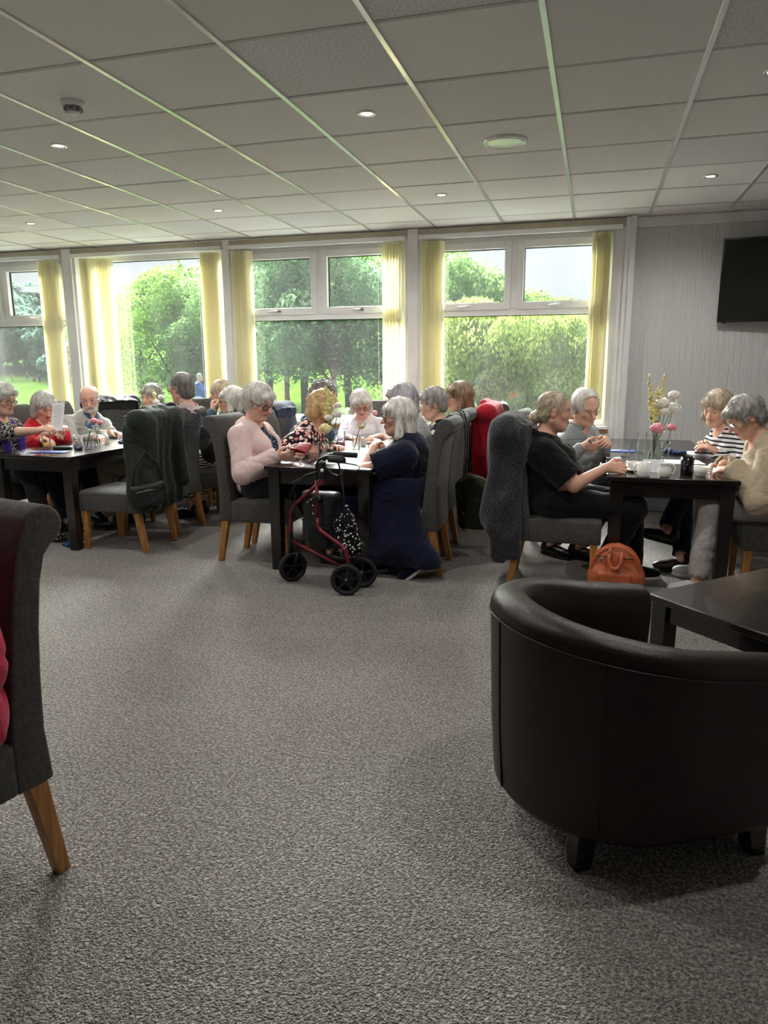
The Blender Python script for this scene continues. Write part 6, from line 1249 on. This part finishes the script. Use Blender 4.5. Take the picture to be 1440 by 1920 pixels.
def hold_pen(key, side, label, up=(.0, 0, 1), ln=.14):
    R_, C_ = PEOPLE[key]; El, Wt, d1, pn = C_['arms'][side]; n_ = nrm(pn-d1*np.dot(pn, d1)); c = Wt+d1*.085+n_*.022; u = np.cross(d1, n_)*side
    ax = nrm(-d1*.45-n_*.55+u*.6); M_ = Matrix.Translation(R_.location) @ Matrix.Rotation(R_.rotation_euler.z, 4, 'Z'); pen(M_ @ Vector(c-ax*.045), M_ @ Vector(c+ax*ln*.75), label)
M_stem = mat('green_stem', '4a6b34', .6); M_leafg = mat('rose_leaf', '3f6a34', .5, '2f5428', 30.); M_pinkp = mat('pink_petal', 'e39aa2', .6, 'd07a86', 20.); M_whp = mat('white_petal', 'eceae2', .6, 'dcdacf', 20.); M_crm = mat('cream_petal', 'eadfae', .6, 'd9cc92', 20.); M_yb = mat('yellow_bud', 'e0d89a', .6, 'bcb56a', 20.)
def blossom(t, p_, r, m, seed=1, petals=16):
    q = MB()
    for k in range(petals):
        z = 1-1.35*(k+.5)/petals; a = k*2.399+seed; rr = math.sqrt(max(1-z*z, 0)); dr = Vector((rr*math.cos(a), rr*math.sin(a), z)); f = .45+.25*(1-z)/1.35
        Mq = (dr+Vector((0, 0, -.35))).normalized().to_track_quat('Z', 'Y').to_matrix().to_4x4(); q.ball(Vector(p_)+dr*r*f*.8, (r*.46, r*.42, r*.10), 8, 5, Mq)
    q.ball(p_, r*.42, 8, 6); o = q.build('blossom', m, t); return o
def leaves(t, pts, s=.045, m=None):
    for i, p_ in enumerate(pts):
        q = MB(); rd = random.Random(i+3); d = Vector((rd.uniform(-1, 1), rd.uniform(-1, 1), rd.uniform(-.2, .4))).normalized(); sd = d.cross(Vector((0, 0, 1))).normalized(); p_ = Vector(p_); q.add([p_, p_+d*s*.5+sd*s*.32+Vector((0, 0, .002)), p_+d*s, p_+d*s*.5-sd*s*.32+Vector((0, 0, .002)), p_+d*s*.5+Vector((0, 0, -.004))], [(0, 1, 4), (1, 2, 4), (2, 3, 4), (3, 0, 4)]); q.build('leaf', m or M_leafg, t)
def vase(px, py, label, flowers, h=.11, r=.024, kind='bottle', sprigs=(), lv=6):
    p_ = pile(px, py); t = thing('flower_vase', label, 'vase', tuple(p_)); b = MB()
    b.lathe([(0, 0), (r, 0), (r*1.05, .01), (r*.95, h*.45), (r*.52, h*.72), (r*.6, h)] if kind == 'bottle' else [(0, 0), (r, 0), (r*1.1, h)], 22, cap=False); b.build('glass_vase', M_gl, t)
    b = MB(); b.lathe([(0, .008), (r*.88, .010), (r*.84, h*.42), (0, h*.42)], 18); b.build('water', glassy('water', (.90, .95, .95), .04), t)
    for i, (x, y, z, rr, m) in enumerate(flowers):
        q = MB(); q.tube([(x*-.15, y*-.15, .012), (x*.2, y*.2, h), (x*.8, y*.8, z*.75), (x, y, z)], .0024, 6); st = q.build('stem', M_stem, t); blossom(t, (x, y, z), rr*1.3, m, i+1)
    leaves(t, [(random.Random(i).uniform(-.04, .04), random.Random(i+9).uniform(-.02, .02), h+.015+.012*i) for i in range(lv)])
    for i, (x, y, z) in enumerate(sprigs):
        pts = [(0, 0, .012), (x*.15, y*.15, h), (x*.55, y*.55, z*.6), (x, y, z)]; q = MB(); q.tube(pts, .0018, 5); q.build('twig', mat('dark_twig', '4a4436', .7), t); q = MB(); rd = random.Random(i*7)
        for k in range(22):
            u = .42+.58*k/22; a = Vector(pts[2]).lerp(Vector(pts[3]), (u-.42)/.58); d = Vector((rd.uniform(-1, 1), rd.uniform(-.6, .6), rd.uniform(.2, 1))).normalized(); Mq = d.to_track_quat('Z', 'Y').to_matrix().to_4x4(); q.ball(a+d*.012, (.0065, .0065, .017), 6, 4, Mq)
        q.build('buds', M_yb, t, kind='stuff')
    return t
# left table
tumbler(88, 842, 'clear tumbler with a lemon slice in front of the woman in purple', .13, .034, lemon=True); china(147, 836, 'white patterned mug on the left dining table by the carnation vase'.replace('left ', ''), 'mug', mat('printed_mug', 'd8d4cc', .2, '5a5a5c', 60.), rot=160)
tumbler(166, 842, 'clear tumbler with a black straw beside the pink carnation vase', .10, .032, straw=True)
vase(183, 836, 'slim glass vase holding two pink carnations', [(-.012, .0, .205, .030, M_pinkp), (.035, .01, .190, .026, M_pinkp)], .11, .024, lv=4)
shaker(201, 832, 'white china salt shaker beside the pink carnations'); saucer(197, 818, 'white saucer under the large cup on the table of the bearded man'); china(196, 817, 'white cup on a saucer in front of the bearded man', 'cup', rot=60, z=TH+.005)
napkin(232, 831, 'crumpled navy napkin between the salt shaker and the suited man', .05, 2); napkin(147, 844, 'crumpled navy napkin beside the spectacle case', .04, 3); wineglass(243, 816, 'empty wine glass before the man in the suit', 'water_drop', 'c8d0d0'); wineglass(250, 810, 'stemmed glass beside the suited man, behind another', 'water_drop2', 'c8d0d0')
q = MB(); p_ = pile(118, 842); q.rbox((-.075, -.028, 0), (.075, .028, .022), .010, Matrix.Translation(p_) @ Matrix.Rotation(.3, 4, 'Z')); q.build('spectacle_case', mat('dark_green_case', '1e3a2c', .4), label='dark green spectacle case lying on the table before the red top woman', cat='case')
q = MB(); p_ = pile(93, 848); q.rbox((-.14, -.05, 0), (.14, .05, .006), .002, Matrix.Translation(p_) @ Matrix.Rotation(.12, 4, 'Z')); q.build('folder', M_blu, label='thin blue folder under the lemon tumbler', cat='folder')
paper(52, 853, 'small white card on the table edge near the purple scarf', .10, .045, 4)
Mx = Matrix.Rotation(math.radians(20), 4, 'Z') @ Matrix.Rotation(math.radians(62), 4, 'X') @ Matrix.Rotation(math.radians(-18), 4, 'Y'); paper(0, 0, 'sheet of paper held up by the woman in the red top', .12, .26, M=Mx, p_=ony(108, 782, 5.02))
hold_pen('lw', 1, 'black pen in the hand of the woman in purple')
vase(300, 812, 'vase of white chrysanthemums and green leaves before the suited man', [(-.02, 0, .30, .036, M_whp), (.03, .01, .35, .030, M_whp), (-.035, 0, .38, .022, M_crm), (.02, 0, .27, .028, M_whp)], .15, .03, lv=10, sprigs=[(-.05, 0, .42)])
# scarf
C = PEOPLE['lw'][1]; T = C['T']; NB = C['NB']; g_ = [('+', Cone(NB+T@V3(-.07, -.03, .012), NB+T@V3(.07, -.03, .012), .040, .040), .02)]
for q_ in (-1, 1): g_ += [('+', Cone(NB+T@V3(q_*.085, .0, .005), NB+T@V3(q_*.085, .140, -.09), .034, .036), .01), ('+', Cone(NB+T@V3(q_*.085, .140, -.09), NB+T@V3(q_*.080, .205, -.24), .036, .034), .01)]
f = Field(g_, .009); f.band(wob(.006, 40., 2)); sdf_obj('scarf', f, Fb('purple_scarf', '4a2f8f', '38226e'), PEOPLE['lw'][0])
# middle table
tumbler(604, 858, 'clear tumbler beside the white rose vase', .115, .033); vase(619, 860, 'glass vase crowded with white and cream roses on the middle table', [(-.02, -.03, .215, .046, M_crm), (.05, .02, .315, .040, M_whp), (.0, .02, .36, .034, M_whp), (.055, .03, .375, .030, M_whp), (.0, .0, .29, .034, M_whp)], .13, .030, sprigs=[(-.03, 0, .50), (.02, .0, .46), (.0, .0, .42)], lv=10)
tumbler(640, 838, 'clear tumbler just behind the white rose vase', .13, .036, drink=(.35, 'pink_drink', 'c98a90')); tumbler(668, 842, 'clear tumbler with a black straw in front of the salt shaker', .115, .033, straw=True); shaker(681, 836, 'white china salt shaker in front of the navy dress woman'); wineglass(678, 822, 'wine glass with pale wine before the woman in white'); tumbler(712, 812, 'small tumbler beside the single pink rose', .08, .03)
vase(703, 816, 'small glass vase with one pink rose on the middle table', [(.0, .0, .21, .028, M_pinkp)], .10, .02, lv=3); paper(612, 866, 'white sheet of paper lying beneath the white rose vase', .15, .21, 15); napkin(735, 812, 'navy napkin on the table between the woman in white and the navy dress', .04, 4)
ph = ony(567, 840, 4.56); Mx = Matrix.Translation(ph) @ Matrix.Rotation(math.radians(-35), 4, 'Z') @ Matrix.Rotation(math.radians(48), 4, 'X'); t = thing('phone_case', 'open red leather phone case held by the woman in pink', 'phone case', (0, 0, 0)); M_rc = mat('red_leather', '9c1f30', .4, '84182a', 20., 90., .2)
q = MB(); q.rbox((-.075, -.042, -.005), (.075, .042, .005), .004, Mx); q.build('cover', M_rc, t); q = MB(); q.rbox((-.072, -.042, -.004), (.072, .042, .005), .004, Mx @ Matrix.Translation((0, -.040, .028)) @ Matrix.Rotation(math.radians(-70), 4, 'X')); q.build('flap', M_rc, t)
for k in range(3): q = MB(); q.box((-.065, -.03+k*.018, .005), (.065, -.026+k*.018, .0068), Mx); q.build('card_slot', M_rc, t)
q = MB(); q.tube([ony(566, 858, 4.52), ony(562, 868, 4.48)], .004, 6); q.tube([ony(562, 866, 4.48), ony(565, 873, 4.46)], .006, 6); q.build('key', M_steel, label='small metal key on the table edge below the red phone case', cat='key')
pen(onz(580, 866, TH+.005), onz(604, 858, TH+.005), 'dark pen by the white rose vase')
# right table
tumbler(1172, 856, 'clear tumbler beside a blue folder near the man in grey', .125, .034); tumbler(1202, 848, 'tall clear tumbler behind the vases near the wall', .155, .034); tumbler(1187, 884, 'wide clear tumbler behind the teacup', .115, .050, z=TH); tumbler(1247, 853, 'clear tumbler to the back of the pink roses', .10, .032); tumbler(1214, 872, 'clear tumbler between the vases and the milk jugs', .10, .036)
t = thing('reserved_sign', 'small white tent card sign reading Reserved', 'sign', tuple(pile(1222, 884)), -4)
q = MB(); q.add([(-.055, -.022, 0), (.055, -.022, 0), (.055, 0, .075), (-.055, 0, .075), (.055, .022, 0), (-.055, .022, 0)], [(0, 1, 2, 3), (3, 2, 4, 5)]); q.build('card', M_ppr, t)
fc = bpy.data.curves.new('lettering', 'FONT'); fc.body = 'Reserved'; fc.size = .024; fc.align_x = 'CENTER'; fc.extrude = .0003; fo = bpy.data.objects.new('lettering', fc); dg = bpy.context.evaluated_depsgraph_get(); COL.objects.link(fo); bpy.context.view_layer.update(); me_ = bpy.data.meshes.new_from_object(fo.evaluated_get(bpy.context.evaluated_depsgraph_get())); bpy.data.objects.remove(fo); me_.materials.clear(); me_.materials.append(M_seal)
lo_ = bpy.data.objects.new('lettering', me_); lo_.matrix_local = Matrix.Translation((0, -.0125, .030)) @ Matrix.Rotation(math.atan2(.075, .022), 4, 'X'); link(lo_, t)
vase(1224, 872, 'glass vase with white blossom sprays and yellow forsythia twigs', [(.03, .01, .40, .050, M_whp), (.10, .0, .45, .044, M_whp), (.10, .0, .37, .050, M_whp), (.05, 0, .35, .040, M_whp)], .17, .036, sprigs=[(-.065, 0, .58), (.03, .0, .58), (-.04, 0, .47), (-.01, 0, .40), (.0, 0, .50)], lv=12)
vase(1236, 880, 'slim bottle vase holding two pink roses', [(-.03, .0, .255, .046, M_pinkp), (.055, .0, .265, .032, M_pinkp)], .12, .026, lv=3)
china(1206, 893, 'white china milk jug with its handle turned toward the teacup', 'mug', rot=200); china(1245, 895, 'round-bellied white china milk jug beside the black mug', 'jug', rot=-10); china(1287, 889, 'tall glossy black mug between white china', 'pot', M_blk, rot=90); china(1313, 893, 'small white cup beside the black mug', 'cup', rot=0)
saucer(1192, 884, 'white saucer under the teacup of the woman in black'); china(1190, 882, 'glass-pale teacup held by the woman in the black t-shirt'.replace('glass-pale ', 'white '), 'cup', rot=170, z=TH+.006)
paper(1272, 866, 'white quiz sheet spread between the black mug and the vases', .30, .21, 6); paper(1330, 878, 'white sheet under the writing hand of the woman in beige', .21, .30, 80); paper(1298, 850, 'white booklet near the woman in stripes', .15, .21, 30, n=4); paper(1150, 858, 'white slip of paper near the man in grey', .10, .06, 10)
q = MB(); p_ = pile(1160, 846); q.rbox((-.12, -.05, 0), (.12, .05, .006), .002, Matrix.Translation(p_) @ Matrix.Rotation(-.1, 4, 'Z')); q.build('folder', M_blu, label='thin blue folder in front of the man in the grey sweater', cat='folder'); napkin(1256, 850, 'crumpled navy napkin behind the pink roses', .05, 5); napkin(1275, 852, 'folded navy napkin near the striped top', .05, 6)
hold_pen('be', 1, 'black pen in the hand of the woman in beige'); hold_pen('gm', 1, 'dark pen held by the man in the grey sweater')
napkin(135, 1022, 'blue cloth dropped on the carpet by the table leg', .07, 7, z=0, m=Fb('blue_cloth', '24407e', '1a3066'))
# jewellery
C = PEOPLE['bn'][1]; El, Wt, d1, pn = C['arms'][1]; FRm = frame_z(d1); q = MB(); q.tube([Vector(Wt-d1*.03+FRm@V3(.030*math.cos(a), .030*math.sin(a), 0)) for a in np.linspace(0, 6.283, 18, endpoint=False)], .004, 6, closed=True); q.build('bracelet', mat('pearl', 'e6dcd2', .3), PEOPLE['bn'][0])
